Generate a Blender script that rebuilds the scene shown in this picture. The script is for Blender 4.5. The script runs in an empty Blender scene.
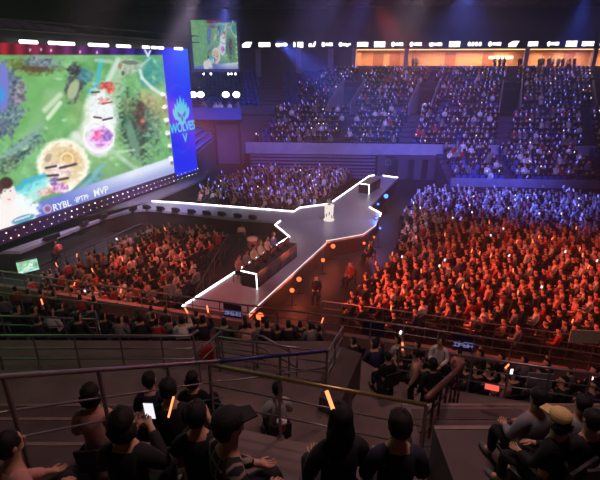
import bpy, bmesh, math, random
import numpy as np
from mathutils import Vector, Matrix
random.seed(7); rng=np.random.default_rng(7)
sc=bpy.context.scene; C=sc.collection
PI=math.pi
F=450.0; PITCH=math.radians(21.25); H=11.0
cp,sp=math.cos(PITCH),math.sin(PITCH)
# ------------------------------------------------------------ surveying helpers
def ray(px,py):
    X=(px-300)/F; Y=-(py-240)/F
    return Vector((X, cp+Y*sp, -sp+Y*cp))
def at(px,py,Z):
    r=ray(px,py); t=(Z-H)/r.z
    return Vector((r.x*t,r.y*t,Z))
def atD(px,py,D):
    r=ray(px,py); t=D/r.y
    return Vector((r.x*t,D,H+r.z*t))
def proj(p):
    x,y,z=p[0],p[1],p[2]-H
    d=y*cp-z*sp; v=y*sp+z*cp
    return 300+F*x/d, 240-F*v/d, d
U=Vector((math.sin(math.radians(23)),math.cos(math.radians(23)),0)); V=Vector((-U.y,U.x,0))
# ------------------------------------------------------------ materials
def lin(c):
    return tuple((x/12.92 if x<=.04045 else ((x+.055)/1.055)**2.4) for x in c)
def rgb(r,g,b): return lin((r/255,g/255,b/255))
MATS={}
def mat(name,col,rough=.6,metal=0,noise=.15,scale=6):
    if name in MATS: return MATS[name]
    m=bpy.data.materials.new(name); m.use_nodes=True; n=m.node_tree.nodes; l=m.node_tree.links
    b=n['Principled BSDF']; b.inputs['Roughness'].default_value=rough; b.inputs['Metallic'].default_value=metal
    t=n.new('ShaderNodeTexNoise'); t.inputs['Scale'].default_value=scale; t.inputs['Detail'].default_value=4
    tc=n.new('ShaderNodeTexCoord'); l.new(tc.outputs['Object'],t.inputs['Vector'])
    r=n.new('ShaderNodeValToRGB'); l.new(t.outputs['Fac'],r.inputs['Fac'])
    a=[max(0,c*(1-noise)) for c in col]; d=[min(1,c*(1+noise)) for c in col]
    r.color_ramp.elements[0].color=(*a,1); r.color_ramp.elements[1].color=(*d,1)
    r.color_ramp.elements[0].position=.3; r.color_ramp.elements[1].position=.7
    l.new(r.outputs['Color'],b.inputs['Base Color'])
    MATS[name]=m; return m
def emat(name,col,s):
    if name in MATS: return MATS[name]
    m=bpy.data.materials.new(name); m.use_nodes=True; n=m.node_tree.nodes; l=m.node_tree.links; n.clear()
    e=n.new('ShaderNodeEmission'); o=n.new('ShaderNodeOutputMaterial'); e.inputs['Color'].default_value=(*col,1); e.inputs['Strength'].default_value=s
    l.new(e.outputs[0],o.inputs['Surface']); MATS[name]=m; return m
def attrmat(name,emit=0,rough=.8):
    if name in MATS: return MATS[name]
    m=bpy.data.materials.new(name); m.use_nodes=True; n=m.node_tree.nodes; l=m.node_tree.links
    a=n.new('ShaderNodeAttribute'); a.attribute_name='Col'
    if emit:
        n.clear(); a=n.new('ShaderNodeAttribute'); a.attribute_name='Col'
        e=n.new('ShaderNodeEmission'); o=n.new('ShaderNodeOutputMaterial'); e.inputs['Strength'].default_value=emit
        l.new(a.outputs['Color'],e.inputs['Color']); l.new(e.outputs[0],o.inputs['Surface'])
    else:
        b=n['Principled BSDF']; b.inputs['Roughness'].default_value=rough
        l.new(a.outputs['Color'],b.inputs['Base Color'])
    MATS[name]=m; return m
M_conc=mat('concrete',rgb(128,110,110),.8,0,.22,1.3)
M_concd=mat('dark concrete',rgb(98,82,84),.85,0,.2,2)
M_floor=mat('arena floor',rgb(26,20,24),.6,0,.3,.6)
M_stage=mat('stage deck',rgb(140,132,152),.3,0,.14,.5)
M_black=mat('black',rgb(18,16,18),.5)
M_blackf=mat('black cloth',rgb(22,19,21),.9)
M_steel=mat('rail steel',rgb(150,140,140),.35,.7,.1)
M_bluerail=mat('blue tinted rail',rgb(60,60,120),.35,.5,.1)
M_gold=mat('brass rail',rgb(170,145,100),.35,.7,.1)
M_brown=mat('brown painted rail',rgb(110,70,62),.45,.2,.1)
M_seatb=mat('blue seat plastic',rgb(60,70,150),.5)
M_seatg=mat('grey seat plastic',rgb(70,66,80),.5)
M_white=mat('white plastic',rgb(225,225,225),.5)
M_red=mat('red plastic',rgb(190,50,40),.5)
M_wall=mat('dark wall paint',rgb(78,62,88),.8,0,.15,.8)
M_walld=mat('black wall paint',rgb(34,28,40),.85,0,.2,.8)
M_roof=mat('roof paint',rgb(24,20,30),.9)
M_suite=mat('suite wall',rgb(200,150,105),.7,0,.1)
M_suitef=mat('suite wood',rgb(150,90,55),.6,0,.15)
M_par=mat('parapet paint',rgb(150,140,175),.7,0,.15,1)
M_banner=mat('navy banner',rgb(28,26,80),.7)
E_white=emat('led white',(1,.97,.98),6)
E_ribbon=emat('ribbon white',(1,.97,1),2.6)
E_lamp=emat('lamp white',(1,.93,.95),9)
E_bar=emat('lamp bar',(1,.96,.95),3.5)
E_orange=emat('orange lamp',(1,.09,.025),4)
E_blue=emat('blue lamp',(.05,.2,1),4)
E_pink=emat('pink lamp',(1,.3,.6),5)
E_warm=emat('warm frame glow',(1,.62,.25),3.0)
E_warms=emat('warm lamp',(1,.72,.35),5)
E_phone=emat('phone screen',(.85,.85,1),1.3)
E_stickb=emat('blue stick',(.22,.2,1),1.6)
E_sticko=emat('orange stick',(1,.2,.08),2.6)
E_stickw=emat('white stick',(.9,.8,1),1.8)
M_attr=attrmat('clothes')
# ------------------------------------------------------------ object helpers
def setp(o,label=None,cat=None,group=None,kind=None):
    if label: o['label']=label
    if cat: o['category']=cat
    if group: o['group']=group
    if kind: o['kind']=kind
    return o
def thing(name,label,cat,loc=(0,0,0),rz=0,group=None,kind=None):
    o=bpy.data.objects.new(name,None); C.objects.link(o); o.location=loc; o.rotation_euler=(0,0,rz); o.empty_display_size=.2
    return setp(o,label,cat,group,kind)
class MB:
    def __init__(s): s.v=[]; s.f=[]; s.mi=[]; s.cur=0
    def add(s,vs,fs):
        b=len(s.v); s.v+= [tuple(v) for v in vs]; s.f+=[tuple(i+b for i in f) for f in fs]; s.mi+=[s.cur]*len(fs); return s
    def box(s,x0,x1,y0,y1,z0,z1,M=None):
        vs=[Vector((x,y,z)) for z in (z0,z1) for y in (y0,y1) for x in (x0,x1)]
        if M is not None: vs=[M@v for v in vs]
        return s.add(vs,[(0,2,3,1),(4,5,7,6),(0,1,5,4),(2,6,7,3),(0,4,6,2),(1,3,7,5)])
    def prism(s,pts,z0,z1):
        n=len(pts); vs=[(p[0],p[1],z0 if not callable(z0) else z0(p)) for p in pts]+[(p[0],p[1],z1) for p in pts]
        return s.add(vs,[tuple(reversed(range(n))),tuple(range(n,2*n))]+[(i,(i+1)%n,n+(i+1)%n,n+i) for i in range(n)])
    def wall(s,a,b,z0,z1,th=.1,za=None,zb=None):
        # upright slab from a to b; optional separate top heights
        a=Vector(a[:2]).to_3d(); b=Vector(b[:2]).to_3d(); d=(b-a); 
        n=Vector((-d.y,d.x,0)).normalized()*th/2
        za=z1 if za is None else za; zb=z1 if zb is None else zb
        vs=[a-n+Vector((0,0,z0)),b-n+Vector((0,0,z0)),b+n+Vector((0,0,z0)),a+n+Vector((0,0,z0)),
            a-n+Vector((0,0,za)),b-n+Vector((0,0,zb)),b+n+Vector((0,0,zb)),a+n+Vector((0,0,za))]
        return s.add(vs,[(3,2,1,0),(4,5,6,7),(0,1,5,4),(1,2,6,5),(2,3,7,6),(3,0,4,7)])
    def tube(s,pts,r,n=8,r2=None):
        pts=[Vector(p) for p in pts]; m=len(pts); vs=[]
        for i,p in enumerate(pts):
            d=(pts[min(i+1,m-1)]-pts[max(i-1,0)]).normalized()
            a=d.cross(Vector((0,0,1))) if abs(d.z)<.95 else d.cross(Vector((1,0,0)))
            a.normalize(); b=d.cross(a)
            rr=r if r2 is None else r+(r2-r)*i/(m-1)
            for k in range(n): vs.append(p+a*rr*math.cos(2*PI*k/n)+b*rr*math.sin(2*PI*k/n))
        fs=[(i*n+k,(i+1)*n+k,(i+1)*n+(k+1)%n,i*n+(k+1)%n) for i in range(m-1) for k in range(n)]
        fs+=[tuple(range(n)),tuple(reversed(range((m-1)*n,m*n)))]
        return s.add(vs,fs)
    def lathe(s,prof,c=(0,0,0),n=16,M=None):
        vs=[Vector((c[0]+r*math.cos(2*PI*k/n),c[1]+r*math.sin(2*PI*k/n),c[2]+z)) for r,z in prof for k in range(n)]
        if M is not None: vs=[M@v for v in vs]
        m=len(prof)
        fs=[(i*n+k,i*n+(k+1)%n,(i+1)*n+(k+1)%n,(i+1)*n+k) for i in range(m-1) for k in range(n)]
        fs+=[tuple(reversed(range(n))),tuple(range((m-1)*n,m*n))]
        return s.add(vs,fs)
    def ell(s,c,r,M=None,n=14,m=9):
        prof=[(math.sin(PI*i/m),-math.cos(PI*i/m)) for i in range(m+1)]
        vs=[Vector((c[0]+r[0]*max(a,.001)*math.cos(2*PI*k/n),c[1]+r[1]*max(a,.001)*math.sin(2*PI*k/n),c[2]+r[2]*z)) for a,z in prof for k in range(n)]
        if M is not None: vs=[M@v for v in vs]
        fs=[(i*n+k,i*n+(k+1)%n,(i+1)*n+(k+1)%n,(i+1)*n+k) for i in range(m) for k in range(n)]
        return s.add(vs,fs)
    def build(s,name,mats,parent=None,bevel=0,smooth=False,loc=None):
        me=bpy.data.meshes.new(name); me.from_pydata(s.v,[],s.f)
        if not isinstance(mats,(list,tuple)): mats=[mats]
        for m in mats: me.materials.append(m)
        me.polygons.foreach_set('material_index',s.mi)
        if smooth: me.polygons.foreach_set('use_smooth',[True]*len(me.polygons))
        me.update()
        o=bpy.data.objects.new(name,me); C.objects.link(o)
        if parent is not None: o.parent=parent
        if loc is not None: o.location=loc
        if bevel:
            b=o.modifiers.new('b','BEVEL'); b.width=bevel; b.segments=2; b.limit_method='ANGLE'
        return o
def loc_of(t): return Vector(t.location)
def tcopy(o,loc,rz=None,label=None,group=None):
    r=o.copy(); C.objects.link(r); r.location=loc
    if rz is not None: r.rotation_euler=(0,0,rz)
    if label: r['label']=label
    if group: r['group']=group
    for ch in list(o.children):
        c=ch.copy(); C.objects.link(c); c.parent=r
        for g in list(ch.children):
            d=g.copy(); C.objects.link(d); d.parent=c
    return r
def text_mesh(body,size,ext=.01):
    cu=bpy.data.curves.new('t','FONT'); cu.body=body; cu.size=size; cu.extrude=ext; cu.offset=size*.022; cu.align_x='CENTER'; cu.align_y='CENTER'
    o=bpy.data.objects.new('t',cu); C.objects.link(o); bpy.context.view_layer.update()
    me=bpy.data.meshes.new_from_object(o.evaluated_get(bpy.context.evaluated_depsgraph_get()))
    bpy.data.objects.remove(o); return me
# ------------------------------------------------------------ camera / world / colour
cam=bpy.data.cameras.new('camera'); co=bpy.data.objects.new('camera',cam); C.objects.link(co)
co.location=(0,0,H); co.rotation_euler=(PI/2-PITCH,0,0); cam.sensor_width=36; cam.lens=F/600*36; cam.clip_end=300; sc.camera=co
w=bpy.data.worlds.new('world'); sc.world=w; w.use_nodes=True
w.node_tree.nodes['Background'].inputs['Color'].default_value=(.30,.17,.28,1); w.node_tree.nodes['Background'].inputs['Strength'].default_value=.05
sc.view_settings.view_transform='Standard'; sc.view_settings.look='None'; sc.view_settings.gamma=1; sc.view_settings.exposure=0.0; sc.view_settings.use_curve_mapping=False
# ------------------------------------------------------------ floor, roof
fl=MB().box(-45,60,-12,100,-.3,0).build('floor',M_floor); fl['kind']='structure'
RZ=17.6
rf=MB().box(-45,60,-12,100,RZ,RZ+.3).build('ceiling',M_roof); rf['kind']='structure'

# ------------------------------------------------------------ main screen
SC0=at(196.5,170,1.7)                    # bottom right corner incl. blue column
def on_screen(px,py,off=0.0):
    # point on the vertical plane through SC0 along U (off = distance in front)
    n=-V; o=SC0+n*off; r=ray(px,py); cam0=Vector((0,0,H))
    t=(o-cam0).dot(n)/r.dot(n); return cam0+r*t
zt=on_screen(184.5,49).z; LW=34.0
zb=SC0.z
cL=(on_screen(168,120)-SC0).dot(U)       # border between game picture and blue column (negative)
PAINT=[]
NG=np.random.default_rng(3).random((128,128))
def vnoise(x,y):
    xi=np.floor(x).astype(int); yi=np.floor(y).astype(int); fx=x-xi; fy=y-yi; fx=fx*fx*(3-2*fx); fy=fy*fy*(3-2*fy)
    g=lambda a,b:NG[a%128,b%128]
    return (g(xi,yi)*(1-fx)+g(xi+1,yi)*fx)*(1-fy)+(g(xi,yi+1)*(1-fx)+g(xi+1,yi+1)*fx)*fy-.5
def game_paint(px,py):
    """colours of the game picture, as arrays"""
    n=px.shape; 
    def c(r,g,b): return np.array([r,g,b],float)/255
    col=np.tile(c(118,180,116),(n[0],1))
    ns=vnoise(px/14,py/11)+.6*vnoise(px/6+9,py/5)+.4*vnoise(px/2.4,py/2.1+40)
    n1=vnoise(px/3.1+70,py/2.7); n2=vnoise(px/2.6+20,py/2.3+11); n3=vnoise(px/1.8+50,py/1.6+31)
    col+= (ns*.16)[:,None]*np.array([1,.8,.9])
    def mix(m,cc,a=1):
        nonlocal col
        m=np.clip(m,0,1)[:,None]*a; col=col*(1-m)+np.asarray(cc)*m
    def blob(cx,cy,rx,ry,rot,cc,soft=.25,a=1,tex=0):
        ca,sa=math.cos(math.radians(rot)),math.sin(math.radians(rot))
        nonlocal col
        dx,dy=px-cx,py-cy; u=(dx*ca+dy*sa)/rx; v=(-dx*sa+dy*ca)/ry
        d=np.sqrt(u*u+v*v)
        d=d+(.35*n1 if tex else .08*n1)
        if tex: d=d+tex*2.2*n2
        m_=np.clip((1-d)/soft+.5,0,1)[:,None]*a; cc2=np.clip(np.asarray(cc)+(tex*1.5*(n2+.7*n3+.25))[:,None]*np.array([1,1,.9]),0,1)
        col=col*(1-m_)+cc2*m_
    def ring(cx,cy,r0,w,cc,ry=1,a=1):
        d=np.sqrt((px-cx)**2+((py-cy)/ry)**2); mix(1.2-np.abs(d-r0)/w,cc,a)
    def line(pts,w,cc,a=1):
        for (x0,y0),(x1,y1) in zip(pts,pts[1:]):
            L=(x1-x0)**2+(y1-y0)**2; t=np.clip(((px-x0)*(x1-x0)+(py-y0)*(y1-y0))/L,0,1)
            d=np.hypot(px-x0-t*(x1-x0),py-y0-t*(y1-y0)); mix(1.4-d/w,cc,a)
    P=lambda *a:c(*a)
    # terrain
    blob(30,100,46,36,0,P(118,180,106),.8,.7); blob(70,190,60,22,-15,P(105,160,110),.8,.6)
    line([(20,150),(50,95),(90,80)],6,P(150,190,140),.5); line([(45,110),(60,95)],3,P(215,230,200),.8)
    line([(48,118),(60,103)],2.5,P(225,235,215),.9)
    line([(55,160),(110,120),(118,75)],9,P(190,215,185),.7)
    # cliffs and bushes
    blob(28,66,30,9,3,P(95,120,62),.4,1,.15); blob(42,62,18,6,5,P(100,110,140),.6,.8,.2); blob(35,69,18,3,4,P(90,60,55),.5,.7)
    blob(5,100,16,36,0,P(86,98,120),.3,1,.15); blob(3,88,6,26,0,P(120,125,205),.3,1); blob(20,94,6,14,10,P(120,110,130),.5,.8,.2)
    blob(12,115,14,8,-25,P(95,120,130),.5,.9,.2); blob(2,95,3,8,0,P(70,150,220),.4)
    blob(75,84,9,18,12,P(70,84,84),.4,1,.15); blob(73,90,5,11,22,P(175,190,150),.4,.95); blob(84,75,9,6,35,P(65,125,140),.5,.95,.15); blob(74,70,6,7,0,P(60,62,66),.5,.9,.2)
    blob(24,148,24,9,-38,P(92,128,122),.35,1,.18); line([(0,158),(20,146),(42,124)],3,P(140,175,165),.7); line([(6,166),(30,148)],2,P(60,80,80),.8)
    blob(8,165,14,7,-30,P(88,110,92),.5,.8,.2)
    blob(136,126,17,35,-14,P(80,120,96),.5,.9,.2); blob(133,128,10,32,-12,P(52,84,68),.35,1,.15); blob(143,117,9,15,-15,P(78,60,56),.4,1,.12); blob(152,128,5,16,-25,P(70,105,90),.5,.9,.2); blob(133,140,4,22,-16,P(105,150,128),.5,.9)
    blob(128,105,8,10,0,P(100,125,85),.5,.8,.2); blob(153,112,7,20,-18,P(98,130,100),.5,.8,.15); blob(143,121,2.5,2,0,P(210,120,90),.5,.9)
    blob(152,72,14,16,15,P(64,150,140),.3,.95,.08); blob(128,66,14,8,0,P(168,178,165),.5,.8,.15)
    line([(140,70),(142,78),(152,88),(166,97)],1.8,P(220,230,225),.9); line([(141,66),(150,58)],1.5,P(200,215,210),.7)
    line([(101,60),(96,88),(90,92)],2.6,P(70,185,205),.9); line([(118,60),(106,85),(100,100)],3,P(215,235,225),.8)
    blob(130,62.5,9,2,3,P(110,120,110),.4,.9); blob(120,66,2,3,0,P(170,110,100),.5,.8); blob(123,73,1.6,2.4,0,P(90,80,80),.5,.8)
    for k in range(26):
        r_=random.Random(k); x=r_.uniform(10,160); y=r_.uniform(60,185); blob(x,y,r_.uniform(1.5,5),r_.uniform(1,2.5),r_.uniform(-60,60),P(*r_.choice(((150,200,140),(85,140,90),(170,205,165),(120,150,120)))),.8,.7,.1)
    line([(60,150),(85,128),(90,100)],5,P(215,235,215),.6); line([(75,135),(92,150)],4,P(235,240,235),.7); line([(96,60),(112,62)],2,P(200,220,210),.6)
    line([(112,150),(124,160),(140,172)],2.5,P(190,220,200),.6); line([(118,152),(134,150)],1.4,P(210,230,215),.6)
    # glow column with fights
    blob(101,120,15,32,-3,P(235,240,245),.5,.95,.08); blob(99,142,14,13,0,P(238,228,250),.4,1); ring(99,136,15,1.6,P(255,255,255),1.05,.8)
    blob(101,137,11,9,0,P(205,140,215),.5,.95,.2); blob(97,135,4,4,0,P(220,70,130),.5,.8,.2); blob(107,137,4,5,20,P(120,90,190),.5,.8,.2)
    blob(106,86,9,3.5,-8,P(190,70,70),.5,.95,.2); blob(110,90,5,4,0,P(220,90,85),.5,.9,.2); blob(103,101,6,3,0,P(205,120,120),.5,.7,.3)
    line([(92,92.5),(99,92)],1.1,P(120,60,70)); line([(94,117),(101,118)],1,P(60,50,60)); line([(103,120),(112,118)],1,P(60,50,60)); line([(102,104),(112,102)],.9,P(180,80,80))
    # glowing ring bottom
    blob(63,166,26,27,0,P(255,252,235),.15,1); blob(63,165,20,21,0,P(226,205,165),.3,.95,.03); blob(68,160,10,11,0,P(212,170,105),.5,.7,.1)
    ring(67,159,6,1.2,P(255,240,210),1,.8); blob(60,170,13,8,0,P(235,205,205),.5,.8,.25)
    for x0,y0,x1,y1 in ((46,168,56,166),(60,168,76,164),(46,176,58,175),(58,180,68,178)): line([(x0,y0),(x1,y1)],1.3,P(80,60,70)); 
    blob(54,182,5,4,0,P(90,70,160),.5,.8,.3); blob(60,188,8,5,0,P(180,110,180),.5,.8,.3); blob(48,158,3,5,30,P(170,150,140),.5,.8)
    blob(93,182,14,5,-50,P(90,150,170),.5,.8,.1); line([(80,190),(96,172),(103,165)],2.4,P(120,190,210),.7); line([(72,192),(90,175)],2,P(60,120,120),.7)
    # champion cut-out bottom left
    line([(14,192),(26,182),(44,176)],3,P(70,180,215),.95); blob(32,188,18,5,-28,P(120,215,225),.5,.95,.1); blob(36,194,14,6,-35,P(185,235,235),.5,.9)
    blob(46,192,8,4,-20,P(235,160,165),.5,.8,.2)
    # lower strip: lavender to white
    xs=px; ytop=230-.335*xs+ -20+0*xs; 
    m=(py-(214-.338*(px-0)))/2.0
    t=np.clip((px-60)/70,0,1)[:,None]
    strip=P(112,128,215)*(1-t)+P(222,232,250)*t
    tt=np.clip((py-(219-.335*px))/9,0,1)[:,None]; strip=strip*(1-tt)+(strip*.55+P(90,100,190)*.45)*tt
    mm=np.clip(m,0,1)[:,None]; col=col*(1-mm)+strip*mm
    # player
    blob(8,214,30,20,-8,P(238,246,246),.25,1,.03); blob(-4,222,34,20,0,P(248,240,240),.3,1)
    blob(8,194,8,11,0,P(246,232,228),.2,1); blob(6,183,7,6,-8,P(70,45,45),.3,1); blob(0.5,188,2.5,6,0,P(80,50,50),.4,.9)
    for x,y in ((5,191),(10.5,191)): blob(x,y,1.1,.6,0,P(80,60,60),.5)
    blob(9,199.5,1.8,.6,0,P(205,130,125),.6)
    blob(23,219,12,3.6,-18,P(96,160,190),.25,1); 
    for k in range(6): line([(15+k*2.7,221-k*.9),(16.6+k*2.7,219.6-k*.9)],.7,P(235,245,250))
    ring(47.5,209,3.8,.9,P(235,170,175)); blob(47.5,209,2,2.2,0,P(150,90,130),.5)
    # top strip: red to violet to blue, with small emblem marks
    ytop_e=57.5+.0*px
    t=np.clip(px/165,0,1)[:,None]; ts=P(168,38,52)*(1-t)+P(40,40,170)*t
    ts=ts*(.8+.2*np.sin(px*.4))[:,None]
    mm=np.clip((55.5-py)/1.2,0,1)*np.clip((px+30)/20,0,1); mm=mm[:,None]; col=col*(1-mm)+ts*mm
    for x,y in ((30,50),(41,49.5),(51,50.5),(80,52),(97,52.5)): blob(x,y,1,1.6,0,P(235,200,215),.6,.9)
    line([(145,50),(148,56),(150,51)],1.1,P(220,230,250)); 
    # hero icons down the right side
    for k in range(6):
        y=94+k*13; x=163+k*1.6
        blob(x,y,2.6,2.2,0,P(235,240,240),.4,.95,.3); blob(x+1,y+4,1.6,2,0,P(110,110,110),.5,.8)
    return np.clip(col,0,1)
def s2l(c): return np.where(c<=.04045,c/12.92,((c+.055)/1.055)**2.4)
def led_mesh(name,u0,u1,v0,v1,nu,nv,worldfn,colfn,matl,parent):
    uu=np.linspace(u0,u1,nu); vv=np.linspace(v0,v1,nv); G=np.array([(a,b) for b in vv for a in uu])
    P=worldfn(G[:,0],G[:,1]); col=colfn(G[:,0],G[:,1])
    fs=[(j*nu+i,j*nu+i+1,(j+1)*nu+i+1,(j+1)*nu+i) for j in range(nv-1) for i in range(nu-1)]
    me=bpy.data.meshes.new(name); me.from_pydata([tuple(p) for p in P],[],fs)
    at_=me.color_attributes.new('Col','FLOAT_COLOR','POINT')
    at_.data.foreach_set('color',np.hstack([s2l(col),np.ones((len(col),1))]).astype(np.float32).ravel())
    me.materials.append(matl); o=bpy.data.objects.new(name,me); C.objects.link(o); o.parent=parent; return o
E_game=attrmat('game picture',1.12)
def scr_world(u,z):
    n=-V; off=.12
    return np.stack([SC0.x+U.x*u+n.x*off,SC0.y+U.y*u+n.y*off,z],1)
def scr_px(u,z):
    P=scr_world(u,z); zz=P[:,2]-H; d=P[:,1]*cp-zz*sp; v=P[:,1]*sp+zz*cp
    return 300+F*P[:,0]/d,240-F*v/d
def scr_col(u,z):
    a,b=scr_px(u,z); return game_paint(a,b)
scr=thing('led_screen','giant LED wall showing a green battle game map beside the stage','screen',(0,0,0))
led_mesh('picture',-LW,cL,zb+.45,zt-.15,420,230,scr_world,scr_col,E_game,scr)
m=MB(); n_=-V
def sbox(mb,u0,u1,z0,z1,o0,o1):
    a=SC0+U*u0-V*o0; b=SC0+U*u1-V*o0; c_=SC0+U*u1-V*o1; d=SC0+U*u0-V*o1
    vs=[(p.x,p.y,z) for z in (z0,z1) for p in (a,b,c_,d)]
    mb.add(vs,[(0,1,2,3),(7,6,5,4),(0,4,5,1),(1,5,6,2),(2,6,7,3),(3,7,4,0)])
sbox(m,-LW-.3,cL,zb-.1,zt+.5,-.6,.05); m.build('cabinet',M_black,scr)
m=MB(); sbox(m,-LW,cL,zb-.35,zb+.42,.05,.3); m.build('lower_frame',mat('purple frame',rgb(70,40,90),.5),scr)
# running lights on the lower frame
dots=MB()
for r_ in range(2):
    u=-LW+.3
    while u<cL+3.2:
        z=zb+.22-r_*.38; rr=random.choice((.02,.03,.045)); dots.cur=0 if u>-17 else 1
        p=SC0+U*u-V*.34; dots.ell((p.x,p.y,z),(rr,rr,rr),n=6,m=4); u+=random.uniform(.42,.62)
dots.build('running_lights',[emat('dot white',(.95,.92,1),3),emat('dot orange',(1,.5,.35),3)],scr)['kind']='stuff'
# blue column
colm=thing('led_column','tall blue LED column with a cyan wolf emblem at the screen edge','screen',(0,0,0))
def blue_col(u,z):
    f=(z-zb)/(zt-zb); s=(u-cL)/(0-cL)
    c0=np.array([12,32,235])/255; c1=np.array([30,120,255])/255
    a=np.clip((f-.55)*1.6,0,1)*np.clip(s*1.3,0,1); col=c0*(1-a[:,None])+c1*a[:,None]
    w_=-cL; hh=zt-zb
    for cy,rr in ((.62,1.15),(.3,1.15)):
        d=np.sqrt(((s-.45)*w_)**2+((f-cy)*hh*1.0)**2); k=np.clip(1.2-np.abs(d-rr)/.12,0,1)*(np.abs(f-cy)>.07)*((f-cy)*(cy-.46)>0)
        col=col*(1-.4*k[:,None])+np.array([40,110,245])/255*.4*k[:,None]
    return col
led_mesh('picture',cL,0,zb,zt,60,160,scr_world,blue_col,E_game,colm)
m=MB(); sbox(m,cL,.02,zb-.1,zt+.1,-.6,.05); m.build('cabinet',M_black,colm)
E_cyan=emat('cyan graphic',rgb(30,205,238),1.0); E_cyan2=emat('blue graphic',rgb(14,90,225),1.0)
cw=-cL
def on_col(s,f,off=.15): # s 0..1 across, f metres height
    p=SC0+U*(cL+s*cw)-V*off; return Vector((p.x,p.y,f))
zemb=on_screen(180,113).z
ep=[(-1,-.1),(-.95,.35),(-.75,.1),(-.7,.75),(-.5,.4),(-.38,1.1),(-.2,.55),(0,1.35),(.2,.55),(.38,1.1),(.5,.4),(.7,.75),(.75,.1),(.95,.35),(1,-.1),(.8,-.55),(.45,-.7),(.3,-1),(0,-1.15),(-.3,-1),(-.45,-.7),(-.8,-.55)]
def flat(name,pts,cs,cz,k,kz,matl,par,off):
    mb=MB(); n=len(pts)
    vs=[on_col(cs+x*k/cw,cz+y*kz,off) for x,y in pts]; vs2=[on_col(cs+x*k/cw,cz+y*kz,off-.03) for x,y in pts]
    mb.add(vs+vs2,[tuple(range(n)),tuple(reversed(range(n,2*n)))]+[(i,n+i,n+(i+1)%n,(i+1)%n) for i in range(n)])
    return mb.build(name,matl,par)
emb=flat('emblem',ep,.5,zemb+.12,1.15,1.0,E_cyan,colm,.17)
for sx in (-1,1): flat('emblem_eye',[(sx*.12,-.25),(sx*.5,.05),(sx*.42,-.35),(sx*.2,-.5)],.5,zemb+.12,1.15,1.0,E_cyan2,emb,.2)
flat('emblem_nose',[(-.12,-.6),(0,-.2),(.12,-.6),(0,-.85)],.5,zemb+.12,1.15,1.0,E_cyan2,emb,.2)
def wall_text(body,size,s,z,par,matl,name,sx=1):
    me=text_mesh(body,size); me.materials.append(matl)
    o=bpy.data.objects.new(name,me); C.objects.link(o); o.parent=par
    R=Matrix((( U.x*sx,0,-V.x),(U.y*sx,0,-V.y),(0,1,0))).to_4x4()
    p=on_col(s,z,.19); o.matrix_local=Matrix.Translation(p)@R; return o
wall_text('WOLVES',1.12,.5,on_screen(182,127).z,colm,E_cyan,'lettering',.8)
wall_text('V',1.05,.55,on_screen(184,138).z,colm,E_cyan,'lettering')
def scr_text(body,size,px,py):
    me=text_mesh(body,size,.005); me.materials.append(emat('white graphic',(.9,.95,1),1.0)); p=on_screen(px,py,.16)
    o=bpy.data.objects.new('lettering',me); C.objects.link(o); o.parent=scr
    o.matrix_local=Matrix.Translation(p)@Matrix(((U.x,0,-V.x),(U.y,0,-V.y),(0,1,0))).to_4x4()
scr_text('RYBL',.62,62,205.5); scr_text('\u00b7IPTPI\u00b7',.5,82,198.5); scr_text('MVP',.72,101,191.5)
# top truss with lamp bars
tr=thing('lighting_truss','black truss of bright white lamp bars along the big screen top','truss')
m=MB(); ztt=zt+.55
for dz,do in ((0,.2),(.5,.2),(0,.7),(.5,.7)):
    a=SC0-U*LW-V*do; b=SC0+U*1-V*do; m.tube([(a.x,a.y,ztt+dz),(b.x,b.y,ztt+dz)],.04,6)
for k in range(34):
    a=SC0-U*(k+.0)-V*.2; b=SC0-U*(k+1)-V*.2; c_=SC0-U*(k+.5)-V*.7
    m.tube([(a.x,a.y,ztt),(b.x,b.y,ztt+.5)],.02,5); m.tube([(a.x,a.y,ztt),(c_.x,c_.y,ztt)],.02,5)
m.build('truss_frame',M_black,tr)
for x0,x1 in ((20,37),(49,56),(58,74),(89,98),(99,108),(117,126),(127,130),(143,149),(152,156),(158,163),(175,182)):
    yy=lambda x:41.5+(x-20)*.045
    a=on_screen(x0,yy(x0),.75); b=on_screen(x1,yy(x1),.75)
    mb=MB(); mb.tube([a,b],.1,8); mb.build('lamp_bar',E_bar,tr)
# hanger rods to ceiling
for k in range(0,34,6):
    a=SC0-U*k-V*.45; m=MB(); m.tube([(a.x,a.y,ztt+.5),(a.x,a.y,RZ)],.015,5); m.build('hanger_rod',M_black,tr)

# ------------------------------------------------------------ stage
stage=thing('stage','grey stage deck with runway and crosswalk before the screen','stage')
ZS=1.2
def G(px,py,z=ZS): return at(px,py,z)
# back corner under the screen
bk0=SC0-U*LW*1.0-V*(-.3); bk1=SC0+U*2.2-V*(-.3)
main=[(-60,251.5),(20,251),(48,240),(103,218),(133,210),(146,209),(180,212),(235,218.5),(280,221)]
hub=[(275,224.8),(289.5,237.2),(182,306.6),(247.8,315.2),(326.5,242.5),(326,240.7),(363,234),(376,225),(381,213.5),(369.5,207),(398,177.6),(383,175.6),(369.5,175.8),(331.5,202.8),(300,207.5),(293.7,211.4),(180,202.5),(152,201),(172,192),(205,178)]
poly=[G(*p) for p in main+hub]+[bk1,bk0]
mb=MB(); mb.prism([(p.x,p.y) for p in poly],ZS-.18,ZS); mb.build('deck',M_stage,stage,bevel=0)
mb=MB()
cc=sum((Vector((p.x,p.y,0)) for p in poly),Vector())/len(poly)
n=len(poly)
pl=[Vector((p.x,p.y,0)) for p in poly]
area=sum(pl[i].x*pl[(i+1)%n].y-pl[(i+1)%n].x*pl[i].y for i in range(n)); sg=1 if area>0 else -1
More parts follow.
